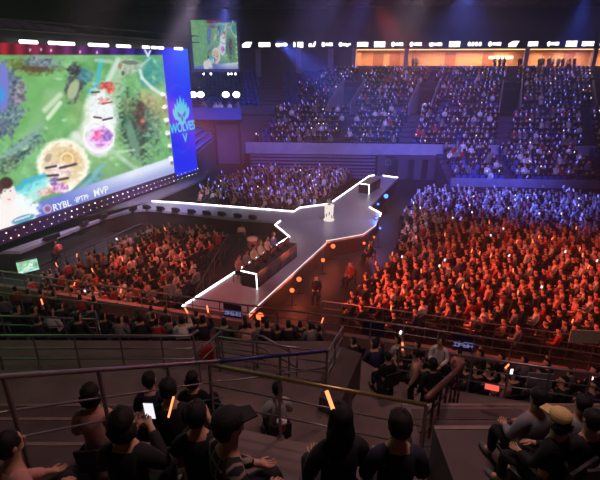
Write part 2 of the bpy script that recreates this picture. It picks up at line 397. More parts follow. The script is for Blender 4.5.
def inset(k,d):
    a,b,c_=pl[k-1],pl[k],pl[(k+1)%n]; e1=(b-a).normalized(); e2=(c_-b).normalized()
    n1=Vector((-e1.y,e1.x,0))*sg; n2=Vector((-e2.y,e2.x,0))*sg; h=(n1+n2); h=h.normalized() if h.length>.2 else n1
    return b+h*d
ins=[inset(i,.12) for i in range(n)]
mb.prism([(p.x,p.y) for p in ins],0.0,ZS-.18); mb.build('skirt',M_blackf,stage)
def led_edge(pts):
    mb=MB(); mb.tube([G(*p,ZS+.03) for p in pts],.036,6); mb.build('led_edge',E_white,stage)
led_edge([(182.5,306),(289.5,236.6),(275,224.6),(280.5,220.6)])
led_edge([(152,201),(180,202.5),(293.7,211.3),(300,207.4),(328,203.8)]); led_edge([(332.5,201.5),(369.5,175.6),(374.5,175.2)])
led_edge([(383,175.4),(398,177.4)]); led_edge([(369.5,207),(381,213.2),(380,216)])
thin=MB(); thin.tube([G(326.5,242.7,ZS+.01),G(247.8,315,ZS+.01)],.025,6); thin.build('led_edge',emat('led dim',(1,.9,.9),1.2),stage)
thin=MB(); thin.tube([G(376,225.2,ZS+.01),G(363,234.3,ZS+.01),G(326,241,ZS+.01)],.025,6); thin.build('led_edge',MATS['led dim'],stage)
# deck panel seams
mb=MB()
for a,b in (((205,300),(262,310)),):
    pass
# monitors (stage wedges) along the front edge
def wedge(o_parent=None):
    t=thing('stage_monitor','black wedge stage monitor on the front stage edge by the red crowd','monitor',(0,0,0),0,'wedge monitors along the stage edge')
    m=MB(); prof=[(-.2,0),(.2,0),(.2,.1),(-.04,.3),(-.2,.3)]
    vs=[(x,-.24,z) for x,z in prof]+[(x,.24,z) for x,z in prof]; k=5
    m.add(vs,[tuple(range(k)),tuple(reversed(range(k,2*k)))]+[(i,k+i,k+(i+1)%k,(i+1)%k) for i in range(k)]); m.build('cabinet',M_black,t,bevel=.02)
    g=MB(); g.add([(.19,-.2,.11),(.19,.2,.11),(-.03,.2,.295),(-.03,-.2,.295),(.2,-.2,.115),(.2,.2,.115),(-.02,.2,.305),(-.02,-.2,.305)],[(4,5,6,7),(0,4,7,3),(1,2,6,5),(0,1,5,4),(3,7,6,2)]); g.build('grille',M_blackf,t)
    return t
w0=wedge(); first=True
spots=[(48,239),(55,236.5),(103,217),(84,224.5),(133,209),(147,207.5),(161,209),(176,210.5),(192,212),(207,213.5),(222,214.5),(238,216.3),(253,218)]
wl=['near the left frame edge','second from the left frame edge','at the middle of the stage front','left of the middle of the stage front','on the bend of the stage front']
for i,(x,y) in enumerate(spots):
    p=G(x,y+1); 
    lab='black wedge stage monitor on the stage front, '+wl[i] if i<5 else f"black wedge stage monitor on the crosswalk edge, {['first','second','third','fourth','fifth','sixth','seventh','eighth'][i-5]} from the big screen"
    q=math.atan2(V.y,V.x) if i<5 else math.atan2(U.y,U.x)
    if first: w0.location=p; w0.rotation_euler=(0,0,q); w0['label']=lab; first=False
    else: tcopy(w0,p,q,lab)

# ------------------------------------------------------------ person templates
def skin_mesh(verts,edges,rad,sub=0,root=0):
    me=bpy.data.meshes.new('s'); me.from_pydata(verts,edges,[]); o=bpy.data.objects.new('s',me); C.objects.link(o)
    md=o.modifiers.new('k','SKIN'); md.use_smooth_shade=True
    for i,v in enumerate(me.skin_vertices[0].data): v.radius=(rad[i],rad[i]) if not isinstance(rad[i],tuple) else rad[i]; v.use_root=(i==root)
    if sub:
        s=o.modifiers.new('s','SUBSURF'); s.levels=sub; s.render_levels=sub
    bpy.context.view_layer.update()
    ev=o.evaluated_get(bpy.context.evaluated_depsgraph_get()); r=bpy.data.meshes.new_from_object(ev)
    bpy.data.objects.remove(o); return r
def skeleton(pose='sit',arm='lap',fingers=False,lean=0.0,only=None):
    """returns verts, edges, radii; faces +Y, feet at z=0"""
    V_=[];E=[];R=[];T=[]
    def v(p,r,pa=None,tag='body'):
        V_.append(p); R.append(r); T.append(tag)
        if pa is not None: E.append((pa,len(V_)-1))
        return len(V_)-1
    z0=.52 if pose=='sit' else .95
    l=lean
    pel=v((0,0,z0),(.15,.12)); be=v((0,-.01+l*.2,z0+.18),(.135,.11),pel); ch=v((0,-.03+l*.5,z0+.38),(.155,.115),be)
    nb=v((0,-.02+l*.7,z0+.54),(.075,.065),ch); nk=v((0,.0+l*.8,z0+.61),.052,nb,'neck'); hd=v((0,.02+l*.85,z0+.70),(.072,.085),nk,'head'); ht=v((0,.015+l*.9,z0+.82),(.068,.08),hd,'head')
    for s in (-1,1):
        sh=v((s*.17,-.03+l*.6,z0+.49),.062,nb)
        if arm=='lap': el=v((s*.24,.02+l*.3,z0+.24),.048,sh); wr=v((s*.13,.26,z0+.16),.034,el); 
        elif arm=='down': el=v((s*.23,-.04,z0+.2),.048,sh); wr=v((s*.24,.06,z0-.04),.034,el)
        elif arm=='up' and s>0: el=v((s*.26,.14,z0+.42),.048,sh); wr=v((s*.2,.2,z0+.72),.034,el)
        elif arm=='both': el=v((s*.23,.12,z0+.24),.048,sh); wr=v((s*.07,.3,z0+.42),.034,el)
        else: el=v((s*.24,.02+l*.3,z0+.24),.048,sh); wr=v((s*.13,.26,z0+.16),.034,el)
        w_=Vector(V_[wr]); d=(w_-Vector(V_[el])).normalized(); hn=w_+d*.075
        h=v(tuple(hn),(.04,.022) if fingers else .038,wr,'hand')
        if fingers:
            side=Vector((1,0,0)) if abs(d.x)<.8 else Vector((0,0,1)); side=(side-d*side.dot(d)).normalized(); nrm=d.cross(side)*s
            for k,(o_,L) in enumerate(((-.03,.07),(-.01,.082),(.011,.076),(.031,.06))):
                a=v(tuple(hn+side*o_+d*.02),.0095,h,'hand'); b=v(tuple(hn+side*o_*1.1+d*(.02+L*.55)+nrm*.008),.009,a,'hand'); v(tuple(hn+side*o_*1.1+d*(.02+L*.9)+nrm*.03),.008,b,'hand')
            a=v(tuple(hn-d*.03-side*.038*1),.012,h,'hand'); b=v(tuple(hn-side*.06+d*.01+nrm*.01),.010,a,'hand'); v(tuple(hn-side*.062+d*.04+nrm*.02),.009,b,'hand')
        hp=v((s*.09,.02,z0-.03),.10,pel,'leg')
        if pose=='sit': kn=v((s*.12,.44,z0-.02),.066,hp,'leg'); an=v((s*.12,.42,.1),.045,kn,'leg'); v((s*.13,.56,.04),.04,an,'foot')
        else: kn=v((s*.1,.03,.5),.068,hp,'leg'); an=v((s*.1,-.02,.09),.045,kn,'leg'); v((s*.11,.12,.04),.04,an,'foot')
    return V_,E,R,T,z0
SKIN=rgb(205,150,125); HAIR=rgb(20,15,15)
def color_mesh(me,z0,shirt,pants,hair=HAIR,skin=SKIN,lean=0):
    n=len(me.polygons); cen=np.empty(n*3); me.polygons.foreach_get('center',cen); cen=cen.reshape(-1,3)
    cols=np.tile(np.array(shirt),(n,1)); z=cen[:,2]-z0; x=cen[:,0]; y=cen[:,1]
    hy=.02+lean*.85
    cols[(z<.06)&(np.abs(x)<.3)&((cen[:,2]<z0+.05))]=pants
    hands=(y>.24)&(z>.08)&(np.abs(x)<.3)&(z<.66)&((y-hy)>.16); 
    cols[(y>.27)&(z>.1)&(z<.3)]=skin
    cols[(z>.68)&(np.abs(x)>.12)]=skin
    head=(z>.585)&(np.abs(x)<.11)&(np.abs(y-hy)<.14); cols[head]=skin
    cols[head&(((y<hy+.0)&(z>.6))|(z>.80))]=hair
    a=me.color_attributes.new('Col','FLOAT_COLOR','CORNER'); lt=np.empty(n,dtype=np.int32); me.polygons.foreach_get('loop_total',lt)
    c=np.repeat(cols,lt,axis=0); a.data.foreach_set('color',np.hstack([c,np.ones((len(c),1))]).astype(np.float32).ravel())
    me.materials.clear(); me.materials.append(M_attr); me.polygons.foreach_set('use_smooth',[True]*n)
TOPS={'white':rgb(225,215,215),'black':rgb(26,24,28),'grey':rgb(120,115,120),'red':rgb(170,50,45),'pale pink':rgb(225,160,150),'dark blue':rgb(35,40,75)}
PANTS=rgb(30,28,36)
TEMPL={}
for tn in TOPS:
    for pose,arm in (('sit','lap'),('sit','up'),('stand','down')):
        V_,E_,R_,T_,z0=skeleton(pose,arm,lean=.02)
        me=skin_mesh(V_,E_,R_,0); me.name='person'; color_mesh(me,z0,TOPS[tn],PANTS); TEMPL[(tn,pose,arm)]=me
def mesh_np(me):
    n=len(me.vertices); v=np.empty(n*3); me.vertices.foreach_get('co',v); v=v.reshape(-1,3)
    lt=np.empty(len(me.polygons),np.int32); me.polygons.foreach_get('loop_total',lt); li=np.empty(len(me.loops),np.int32); me.loops.foreach_get('vertex_index',li)
    col=None
    if me.color_attributes:
        col=np.empty(len(me.loops)*4,np.float32); me.color_attributes[0].data.foreach_get('color',col); col=col.reshape(-1,4)
    return v,lt,li,col
def merged(name,items,matl,tint=None):
    """items: (template mesh, loc, rz, scale) -> one mesh"""
    Vs=[];LT=[];LI=[];CO=[];b=0; cache={}
    for k,(me,loc,rz,s) in enumerate(items):
        if me.name not in cache: cache[me.name]=mesh_np(me)
        v,lt,li,col=cache[me.name]; c,sn=math.cos(rz)*s,math.sin(rz)*s
        w_=np.empty_like(v); w_[:,0]=v[:,0]*c-v[:,1]*sn+loc[0]; w_[:,1]=v[:,0]*sn+v[:,1]*c+loc[1]; w_[:,2]=v[:,2]*s+loc[2]
        Vs.append(w_); LT.append(lt); LI.append(li+b); b+=len(v)
        if col is not None: CO.append(col)
    Vs=np.vstack(Vs); LT=np.concatenate(LT); LI=np.concatenate(LI)
    me=bpy.data.meshes.new(name); me.vertices.add(len(Vs)); me.vertices.foreach_set('co',Vs.ravel()); me.loops.add(len(LI)); me.loops.foreach_set('vertex_index',LI)
    me.polygons.add(len(LT)); ls=np.concatenate([[0],np.cumsum(LT)[:-1]]); me.polygons.foreach_set('loop_start',ls); me.polygons.foreach_set('loop_total',LT)
    me.update(calc_edges=True)
    if CO:
        a=me.color_attributes.new('Col','FLOAT_COLOR','CORNER'); a.data.foreach_set('color',np.vstack(CO).ravel())
    me.materials.append(matl); o=bpy.data.objects.new(name,me); C.objects.link(o); return o
# seats: stand seat and folding chair
def seat_bm(M=None):
    m=MB(); m.box(-.22,.22,-.18,.24,.38,.42); 
    m.add([(-.22,-.2,.42),(.22,-.2,.42),(.2,-.3,.84),(-.2,-.3,.84),(-.22,-.16,.42),(.22,-.16,.42),(.2,-.27,.84),(-.2,-.27,.84)],[(0,1,2,3),(7,6,5,4),(0,4,5,1),(1,5,6,2),(2,6,7,3),(3,7,4,0)])
    for x in (-.17,.17): m.box(x-.02,x+.02,-.06,.06,0,.38)
    return m
def chair_bm():
    m=MB(); m.box(-.21,.21,-.16,.26,.41,.45); m.box(-.21,.21,-.24,-.2,.6,.84)
    for x in (-.2,.2): m.box(x-.015,x+.015,-.23,-.2,0,.84); m.box(x-.015,x+.015,.2,.23,0,.42)
    return m
def mk_mesh(mb,matl,name):
    o=mb.build(name,matl); me=o.data; bpy.data.objects.remove(o); return me
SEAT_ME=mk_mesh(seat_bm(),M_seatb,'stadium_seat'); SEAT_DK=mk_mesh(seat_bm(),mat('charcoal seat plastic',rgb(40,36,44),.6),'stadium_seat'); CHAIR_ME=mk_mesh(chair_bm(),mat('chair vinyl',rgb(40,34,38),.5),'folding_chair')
people=[]  # (loc, rz, block, row, seattype)
seats=[]   # empty or under: (loc, rz, type, block,row)
def add_person(x,y,z,rz,block,row,kind,prob_stand=0.03,sup=.12):
    people.append((x+random.uniform(-.05,.05),y+random.uniform(-.05,.05),z,rz+random.uniform(-.3,.3),block,row,kind))
def inside(p,poly):
    x,y=p; c=False; n=len(poly)
    for i in range(n):
        x1,y1=poly[i]; x2,y2=poly[i-1]
        if (y1>y)!=(y2>y) and x<(x2-x1)*(y-y1)/(y2-y1)+x1: c=not c
    return c
def floor_block(pxpoly,block,rowdir,seatgap=.56,rowgap=.84,fill=.9,face=None,zz=.0,zh=.8,aisle=None):
    poly=[(at(x,y,zh).x,at(x,y,zh).y) for x,y in pxpoly]
    rd=Vector(rowdir).normalized(); nd=Vector((-rd.y,rd.x,0))
    cx=[p[0]*rd.x+p[1]*rd.y for p in poly]; cy=[p[0]*nd.x+p[1]*nd.y for p in poly]
    r=0; b=min(cy)
    fz=math.atan2(face.y,face.x)-PI/2
    while b<max(cy):
        r+=1; a=min(cx); k=0
        while a<max(cx):
            k+=1; a+=seatgap
            if aisle and aisle(a,b): continue
            p=rd*a+nd*b
            if not inside((p.x,p.y),poly): continue
            seats.append((p.x,p.y,0,fz,'chair',block,r))
            if random.random()<fill: add_person(p.x+random.uniform(-.14,.14),p.y+random.uniform(-.14,.14),0,fz,block,r,'floor')
        b+=rowgap
FACE=V
floor_block([(165,229),(212,232),(222,240),(206,262),(188,300),(150,312),(40,300),(20,290),(75,262),(140,233)],'left',U,fill=.92,face=V)
floor_block([(196,194),(222,178),(262,170),(345,170),(357,178),(326,200),(298,205),(290,208),(200,199)],'centre',U,fill=.93,face=V)
aisle_r=lambda a,b: (abs((a-21.5))<.7)
floor_block([(424,192),(440,190),(660,200),(700,350),(560,340),(440,326),(345,316),(352,296),(385,268),(404,246),(404,222),(412,200)],'right',V*.9+U*.45,fill=.93,rowgap=.76,face=(V*.95+U*.25),aisle=lambda a,b:abs(b-16.5)<.35)
# ------------------------------------------------------------ far grandstand
C1=at(246,147.3,3.0); C2=at(760,153.5,3.0)
ed=(C2-C1); ed.z=0; LEN=ed.length; ed.normalize(); on=Vector((-ed.y,ed.x,0))   # outward
SHR=U.dot(ed)/U.dot(on)
def fp(t,q,z): p=C1+ed*(t+SHR*max(q,0))+on*q; return Vector((p.x,p.y,z))
def t_of(px,y,z,q): # parameter t where pixel column px meets the line at offset q, height z
    lo,hi=-30,70
    for _ in range(40):
        mid=(lo+hi)/2; 
        if proj(fp(mid,q,z))[0]<px: lo=mid
        else: hi=mid
    return lo
LROW=7; UROW=10
def zl(k): return 3.0+.43*k
def zu(k): return 6.2+.37*k
QL=.87; QU0=7.7; QU=.9
far=thing('grandstand','far tiered grandstand full of spectators below the lit suites','grandstand')
voms=[(t_of(a,96,7.6,QU0+2),t_of(b,96,7.6,QU0+2)) for a,b in ((334,356),(413,434.5),(501,521),(595,612))]
TL=-19.0
m=MB()
for k in range(LROW):
    m.cur=0; a,b=0,LEN
    q0=k*QL; z=zl(k)
    vs=[fp(a,q0,z-.43 if k else 2.4),fp(b,q0,z-.43 if k else 2.4),fp(b,q0,z),fp(a,q0,z),fp(b,q0+QL,z),fp(a,q0+QL,z)]
    m.add(vs,[(0,1,2,3),(3,2,4,5)])
# walkway and step to upper tier
qw=LROW*QL; zw=zl(LROW-1)
m.add([fp(TL,qw,zw),fp(LEN,qw,zw),fp(LEN,QU0,zw),fp(TL,QU0,zw),fp(TL,qw,0),fp(0,qw,0),fp(0,qw,zw)],[(0,1,2,3),(4,5,6,0)])
m.add([fp(0,0,0),fp(0,qw,0),fp(0,qw,zw),fp(0,0,3)],[(0,1,2,3)])
def useg(k):
    segs=[]; t=TL
    if k<6:
        for a,b in voms: segs.append((t,a)); t=b
    segs.append((t,LEN)); return segs
for k in range(UROW):
    q0=QU0+k*QU; z=zu(k); zp=zu(k-1) if k else zw
    for a,b in useg(k):
        vs=[fp(a,q0,zp),fp(b,q0,zp),fp(b,q0,z),fp(a,q0,z),fp(b,q0+QU,z),fp(a,q0+QU,z)]
        m.add(vs,[(0,1,2,3),(3,2,4,5)])
m.build('terrace',M_wall,far)
# parapet of the lower tier
m=MB(); a=fp(0,-.08,0); b=fp(LEN,-.08,0); m.wall(a,b,2.35,3.55,.14); m.build('front_parapet',M_par,far)
m=MB(); a=fp(TL,qw+.0,0); b=fp(LEN,qw,0)
for a_,b_ in useg(0): m.wall(fp(a_,QU0-.05,0),fp(b_,QU0-.05,0),zw,zu(0)+.35,.1)
m.build('upper_parapet',mat('purple parapet',rgb(90,72,100),.8),far)
# vomitories
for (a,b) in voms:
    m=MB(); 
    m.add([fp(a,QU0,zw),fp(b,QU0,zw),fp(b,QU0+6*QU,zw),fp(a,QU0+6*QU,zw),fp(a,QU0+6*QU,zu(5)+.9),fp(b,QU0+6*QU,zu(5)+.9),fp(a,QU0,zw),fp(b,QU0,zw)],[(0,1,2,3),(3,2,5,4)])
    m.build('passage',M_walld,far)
    for t in (a,b):
        m=MB(); m.wall(fp(t,QU0-.1,0),fp(t,QU0+6*QU,0),zw,0,.16,za=zu(0)+.7,zb=zu(5)+1.3); m.build('side_wall',M_par,far)
# back wall, suites
qs=QU0+UROW*QU
t352=t_of(354,60,11.5,qs)
m=MB(); m.wall(fp(TL-12,qs+.1,0),fp(t352,qs+.1,0),zu(UROW-1)-1,13.1,.2); m.wall(fp(t352,qs+.1,0),fp(LEN,qs+.1,0),zu(UROW-1)-.6,10.35,.2)
o=m.build('wall_back',M_wall); o['kind']='structure'
m=MB(); m.wall(fp(TL-12,qs-.1,0),fp(LEN,qs-.1,0),13.0,RZ,.3); o=m.build('wall_upper',M_walld); o['kind']='structure'
# pilasters on the left back wall
for i,px in enumerate((259,299,331)):
    t=t_of(px,58,11.5,qs); m=MB(); c_=fp(t,qs-.15,0); m.box(-.35,.35,-.2,.2,zu(UROW-1),13.0,Matrix.Translation((c_.x,c_.y,0))); o=m.build(f'trim_{i+1}',M_par); o['kind']='structure'
edges_px=[354,406,526,594,690]
names=['small dim left','long central','right hand crowded','far right']
for i in range(4):
    a=t_of(edges_px[i],58,11.7,qs); b=t_of(edges_px[i+1],58,11.7,qs)
    s=thing('suite_box',f'{names[i]} glazed hospitality suite glowing orange above the far stand','suite')
    m=MB(); Z0,Z1=10.35,12.95; dq=3.2
    m.add([fp(a,qs,Z0),fp(b,qs,Z0),fp(b,qs+dq,Z0),fp(a,qs+dq,Z0)],[(0,1,2,3)]); m.build('suite_floor',M_suitef,s)
    m=MB(); m.add([fp(a,qs+dq,Z0),fp(b,qs+dq,Z0),fp(b,qs+dq,Z1),fp(a,qs+dq,Z1)],[(0,1,2,3)]); m.build('rear_wall',M_suite,s)
    for t in (a+.12,b-.12):
        m=MB(); m.add([fp(t,qs,Z0),fp(t,qs+dq,Z0),fp(t,qs+dq,Z1),fp(t,qs,Z1)],[(0,1,2,3)]); m.build('side_wall',M_suite,s)
    m=MB(); m.add([fp(a,qs,Z1),fp(b,qs,Z1),fp(b,qs+dq,Z1),fp(a,qs+dq,Z1)],[(3,2,1,0)]); m.build('suite_ceiling',M_suite,s)
    m=MB(); q=qs+.1; z=Z1-.12
    m.tube([fp(a+.3,q,z),fp(b-.3,q,z)],.045,6)
    for t in (a+.16,b-.16): m.tube([fp(t,q,Z0+.3),fp(t,q,z)],.06 if t<b-1 else .07,6)
    m.build('lit_frame',E_warm,s)  # bright window frame; its warm light is put in as emission
    m=MB(); m.wall(fp(a+.3,qs-.02,0),fp(b-.3,qs-.02,0),Z0,Z0+.55,.05); m.build('counter_front',mat('suite counter',rgb(120,84,80),.5),s)
    for t in (a+(b-a)*.35,a+(b-a)*.68):
        m=MB(); c0,c1=fp(t-.7,qs+dq-.06,0),fp(t+.7,qs+dq-.06,0); m.wall(c0,c1,Z0,Z1-.4,.06); m.build('wall_panel',M_suitef,s)
    if i==1:
        t0,t1=t_of(489,60,12,qs+3),t_of(513,60,12,qs+3); m=MB(); m.wall(fp(t0,qs+dq-.2,0),fp(t1,qs+dq-.2,0),11.75,12.1,.06); m.build('back_bar_light',E_warms,s)
    for t in (a,):
        m=MB(); c_=fp(t,qs-.12,0); m.box(-.25,.25,-.12,.3,10.3,13.0,Matrix.Translation((c_.x,c_.y,0))); m.build('corner_post',mat('post paint',rgb(150,130,150),.6),s)
    c_=fp((a+b)/2,qs+1.5,12.6); L=bpy.data.lights.new('suite lamp','AREA'); L.shape='RECTANGLE'; L.size=(b-a)*.8; L.size_y=1.5; L.color=(1,.66,.38); L.energy=(b-a)*(62 if i else 46)
    lo=bpy.data.objects.new('suite_lamp',L); C.objects.link(lo); lo.location=c_
    s['_ab']=0; del s['_ab']
# LED ribbon with white marks
rib=thing('led_ribbon','black LED ribbon with white glowing marks above the far stand','screen')
m=MB(); m.wall(fp(TL-12,qs-.4,0),fp(LEN,qs-.4,0),13.0,13.95,.25); m.build('cabinet',M_black,rib)
marks=['slash','bar','bar2','dotbar','tick','cbar','ybar','bar','blk','cbar','cbar','bar2','blk','oooo','cbar','slash','bar','cbar','blk','bar','bar2','cbar','bar']
x=242; kx=[(242,252),(258.5,270),(275.5,287),(293,303),(308.5,316),(321.5,332.5),(338.5,350.5),(357,368),(374,385),(391,403),(409.5,421.5),(429,442),(449,460),(467.5,482),(488,501),(508.5,519),(528,538),(547,559),(566,577),(582,594),(600,610)]
for i,(x0,x1) in enumerate(kx):
    kind=marks[i]; t0=t_of(x0,45,13.4,qs-.6); t1=t_of(x1,45,13.4,qs-.6); w_=t1-t0; Q=qs-.56; zc=13.45; h=.3
    m=MB()
    def quad(pts): 
        n=len(pts); vs=[fp(t0+w_*u,Q,zc+h*v) for u,v in pts]+[fp(t0+w_*u,Q+.03,zc+h*v) for u,v in pts]
        m.add(vs,[tuple(range(n)),tuple(reversed(range(n,2*n)))]+[(k,(k+1)%n,n+(k+1)%n,n+k) for k in range(n)])
    def bx(u0,u1,v0,v1): quad([(u0,v0),(u1,v0),(u1,v1),(u0,v1)])
    if kind=='slash': quad([(0,-1.1),(.75,-1.1),(1,1.1),(.4,1.1),(0,.2)])
    elif kind=='bar': bx(0,.45,-.9,.9); bx(.48,1,-.85,.9); 
    elif kind=='bar2': bx(0,1,-.6,.5); bx(.08,.3,-.9,.6); bx(.7,.92,-.7,.7)
    elif kind=='dotbar': quad([(.12+.12*math.cos(a),1.1*math.sin(a)) for a in np.linspace(0,5.5,8)]); bx(.42,.62,-1,1); bx(.66,1,-1.2,1)
    elif kind=='tick': bx(0,.45,-.9,.4); quad([(.5,-.9),(.8,-.9),(1,1.1),(.75,1.1)])
    elif kind=='cbar': quad([(.16+.16*math.cos(a),1.0*math.sin(a)) for a in np.linspace(0,5.5,8)]); bx(.36,.62,-.5,.6); bx(.66,1,-.6,.7)
    elif kind=='ybar': quad([(.16+.16*math.cos(a),.9*math.sin(a)) for a in np.linspace(0,5.5,8)]); bx(.33,.6,-.6,.5); bx(.62,.8,-.9,.3); bx(.84,1,-.3,.5)
    elif kind=='blk': bx(0,.48,-1.1,1.1); bx(.52,1,-1.1,1.1)
    elif kind=='oooo':
        for k in range(4): quad([(.12+.25*k+.11*math.cos(a),.9*math.sin(a)) for a in np.linspace(0,5.5,8)])
    m.build('lit_mark',E_ribbon,rib)
# seating occupancy in the far stand
aisL=[t_of(p,130,4.5,3) for p in (345,410,503,585)]
aisU=[(a+b)/2 for a,b in voms]
rz_far=math.atan2(-on.y,-on.x)-PI/2
for k in range(LROW):
    q=k*QL+.55; t=.5
    while t<LEN-.3:
        t+=.54
        if any(abs(t-a)<.65 for a in aisL): continue
        p=fp(t,q,zl(k)); px,py,_=proj(p)
        if px>640: break
        seats.append((p.x,p.y,p.z,rz_far,'seat','far_lower',k))
        f=.88 if px>275 else .35
        if random.random()<f: add_person(p.x,p.y,p.z,rz_far,'far_lower',k+1,'stand')
for k in range(UROW):
    q=QU0+k*QU+.55; t=TL+.5
    while t<LEN-.3:
        t+=.54
        if k<6 and any(a-.3<t<b+.3 for a,b in voms): continue
        if k>=6 and any(abs(t-(a+b)/2)<.6 for a,b in voms): continue
        p=fp(t,q,zu(k)); px,py,_=proj(p)
        if px>640: break
        if px<283+1*(UROW-k)*.2 and px>258: continue
        seats.append((p.x,p.y,p.z,rz_far,'seat','far_upper',k))
        f=.86 if px>322 else (.5 if px>300 and k<6 else 0)
        if random.random()<f: add_person(p.x,p.y,p.z,rz_far,'far_upper',k+1,'stand')
# bottom retractable tier on the right
rt=thing('retractable_seating','low block of seats with blue lit fence below the far stand','seating')
ta=t_of(441,165,1.8,-3); BR=7; BQ=.95
def zb_(k): return 1.0+.27*k
m=MB()
for k in range(BR):
    q0=-.35-BQ*(BR-k); z=zb_(k); zp=zb_(k-1) if k else 0
    vs=[fp(ta,q0,zp),fp(LEN,q0,zp),fp(LEN,q0,z),fp(ta,q0,z),fp(LEN,q0+BQ,z),fp(ta,q0+BQ,z)]
    m.add(vs,[(0,1,2,3),(3,2,4,5)])
vs=[fp(ta,-.35-BQ*BR,0),fp(ta,-.35,0),fp(ta,-.35,zb_(6)),fp(ta,-.35-BQ*BR,1.0)]; m.add(vs,[(0,1,2,3)])
m.build('terrace',M_wall,rt)
q0=-.35-BQ*BR-.1; m=MB(); m.wall(fp(ta,q0,0),fp(LEN,q0,0),1.0,1.75,.06); m.build('front_fence',M_par,rt)
for j in range(4):
    m=MB(); m.wall(fp(ta,q0-.15-.08*(3-j),0),fp(LEN,q0-.15-.08*(3-j),0),.05+.25*j,.2+.25*j,.1); m.build('folded_riser',mat('riser timber',rgb(105,62,66),.7),rt)
aisB=[t_of(p,165,2,-3) for p in (500,592)]
for k in range(BR):
    q=-.35-BQ*(BR-k)+.6; t=ta+.3
    while t<LEN-.3:
        t+=.54
        if any(abs(t-a)<.7 for a in aisB): continue
        p=fp(t,q,zb_(k)); px,py,_=proj(p)
        if px>640: break
        seats.append((p.x,p.y,p.z,rz_far,'seat','far_bottom',k))
        if random.random()<(.85 if k>0 else .25): add_person(p.x,p.y,p.z,rz_far,'far_bottom',k+1,'stand')
# retracted seat stack left, wall with openings
st=thing('folded_seating','stack of folded bench rows against the far wall left of the tunnel','seating')
tb=t_of(375,163,1.5,-.3)
for j in range(7):
    m=MB(); m.wall(fp(.5,-.35-.1*(6-j)*.6,0),fp(tb,-.35-.1*(6-j)*.6,0),.1+.34*j,.3+.34*j,.16); m.build('folded_row',mat('folded bench',rgb(110,95,140),.6),st)
m=MB(); m.wall(fp(-.2,-.15,0),fp(LEN,-.15,0),0,2.4,.16); o=m.build('wall_far',M_walld); o['kind']='structure'
# tunnel wall panels between 375 and 440
tw=thing('tunnel_wall','dark grey wall with two tall openings behind the far runway end','wall')
t1=t_of(377,165,1.2,-.5); t2=t_of(439,165,1.2,-.5)
m=MB()
for u0,u1 in ((0,.18),(.34,.5),(.6,.72),(.82,1)):
    m.wall(fp(t1+(t2-t1)*u0,-.5,0),fp(t1+(t2-t1)*u1,-.5,0),0,2.3,.12)
m.wall(fp(t1,-.5,0),fp(t2,-.5,0),2.05,2.5,.14); m.build('wall_panel',M_wall,tw)
m=MB(); p=fp(t_of(388,163,1.6,-.7),-.64,1.75); 
for k in range(16):
    a=2*PI*k/16; b=2*PI*(k+1)/16; m.tube([p+ed*.28*math.cos(a)+Vector((0,0,.28*math.sin(a))),p+ed*.28*math.cos(b)+Vector((0,0,.28*math.sin(b)))],.035,5)
m.build('ring_sign',M_par,tw)
p=fp(t_of(391,155,2.3,-.6),-.65,2.3); m=MB(); m.wall(p-ed*.45,p+ed*.45,2.2,2.4,.05); m.build('sign_plate',M_black,tw)
# left end stand of empty rows
ls=thing('end_stand','blue lit end stand of empty rows behind the big screen','grandstand')
m=MB(); XB=-9.9
for k in range(22):
    x0=XB-.6*k; z=3+.36*k; y0=43.2+0*k; y1=55.4
    m.add([(x0,y0,z-.36 if k else 0),(x0,y1,z-.36 if k else 0),(x0,y1,z),(x0,y0,z),(x0-.6,y1,z),(x0-.6,y0,z)],[(1,0,3,2),(2,3,5,4)])
m.build('terrace',M_wall,ls)
for k in range(0,16):
    mb=MB(); x0=XB-.6*k-.3; z=3+.36*k; mb.box(x0-.2,x0+.16,43.3,55.2,z+.28,z+.33); mb.box(x0-.24,x0-.2,43.3,55.2,z+.3,z+.62); mb.build('bench_row',M_seatb,ls)
# mixing platform with crew
pf=thing('control_platform','blue lit control platform with lamps behind the big screen','platform')
pa=atD(188,120.5,52.4); pb=atD(241.5,120.5,52.4)
m=MB(); m.box(pa.x,pb.x,52.4,54.2,pa.z-.1,pa.z+.15); m.build('deck',M_black,pf)
m=MB(); m.box(pa.x,pb.x,52.3,52.4,pa.z+.1,pa.z+1.4); m.build('parapet',mat('blue cloth',rgb(70,90,190),.7),pf)
for x in (pa.x+.3,(pa.x+pb.x)/2,pb.x-.3):
    for y in (52.5,54.1): mb=MB(); mb.box(x-.08,x+.08,y-.08,y+.08,0,pa.z); mb.build('leg',M_black,pf)
for i,px in enumerate((193.5,201,226,236.5)):
    p=atD(px,94.5,53.5); t=thing('flood_lamp',f"glaring white floodlight above the control platform, {['leftmost','second from left','third from left','rightmost'][i]} of four",'lamp',p)
    m=MB(); m.lathe([(.25,-.15),(.4,.0),(.42,.12)],(0,0,0),16,Matrix.Rotation(PI/2,4,'X')); m.build('housing',M_black,t)
    m=MB(); m.ell((0,-.16,0),(.4,.1,.33)); m.build('lens',emat('flood lens',(1,.95,.96),7),t)
    m=MB(); m.tube([(0,.1,0),(0,.1,RZ-p.z)],.03,6); m.build('drop_pole',M_black,t)
random.seed(21)
for i in range(9):
    px=random.uniform(196,238); p=atD(px,113,53.2); me=TEMPL[('white' if i%3 else 'grey','stand','down')]
    o=bpy.data.objects.new('person',me); C.objects.link(o); o.location=(p.x,52.8+random.uniform(0,1),pa.z+.15); o.rotation_euler=(0,0,PI+random.uniform(-.6,.6)); o['label']='crew member in pale top standing on the blue lit control platform' if i%3 else 'crew member in grey top standing on the blue lit control platform'; o['category']='person'; o['group']='crew on the control platform'
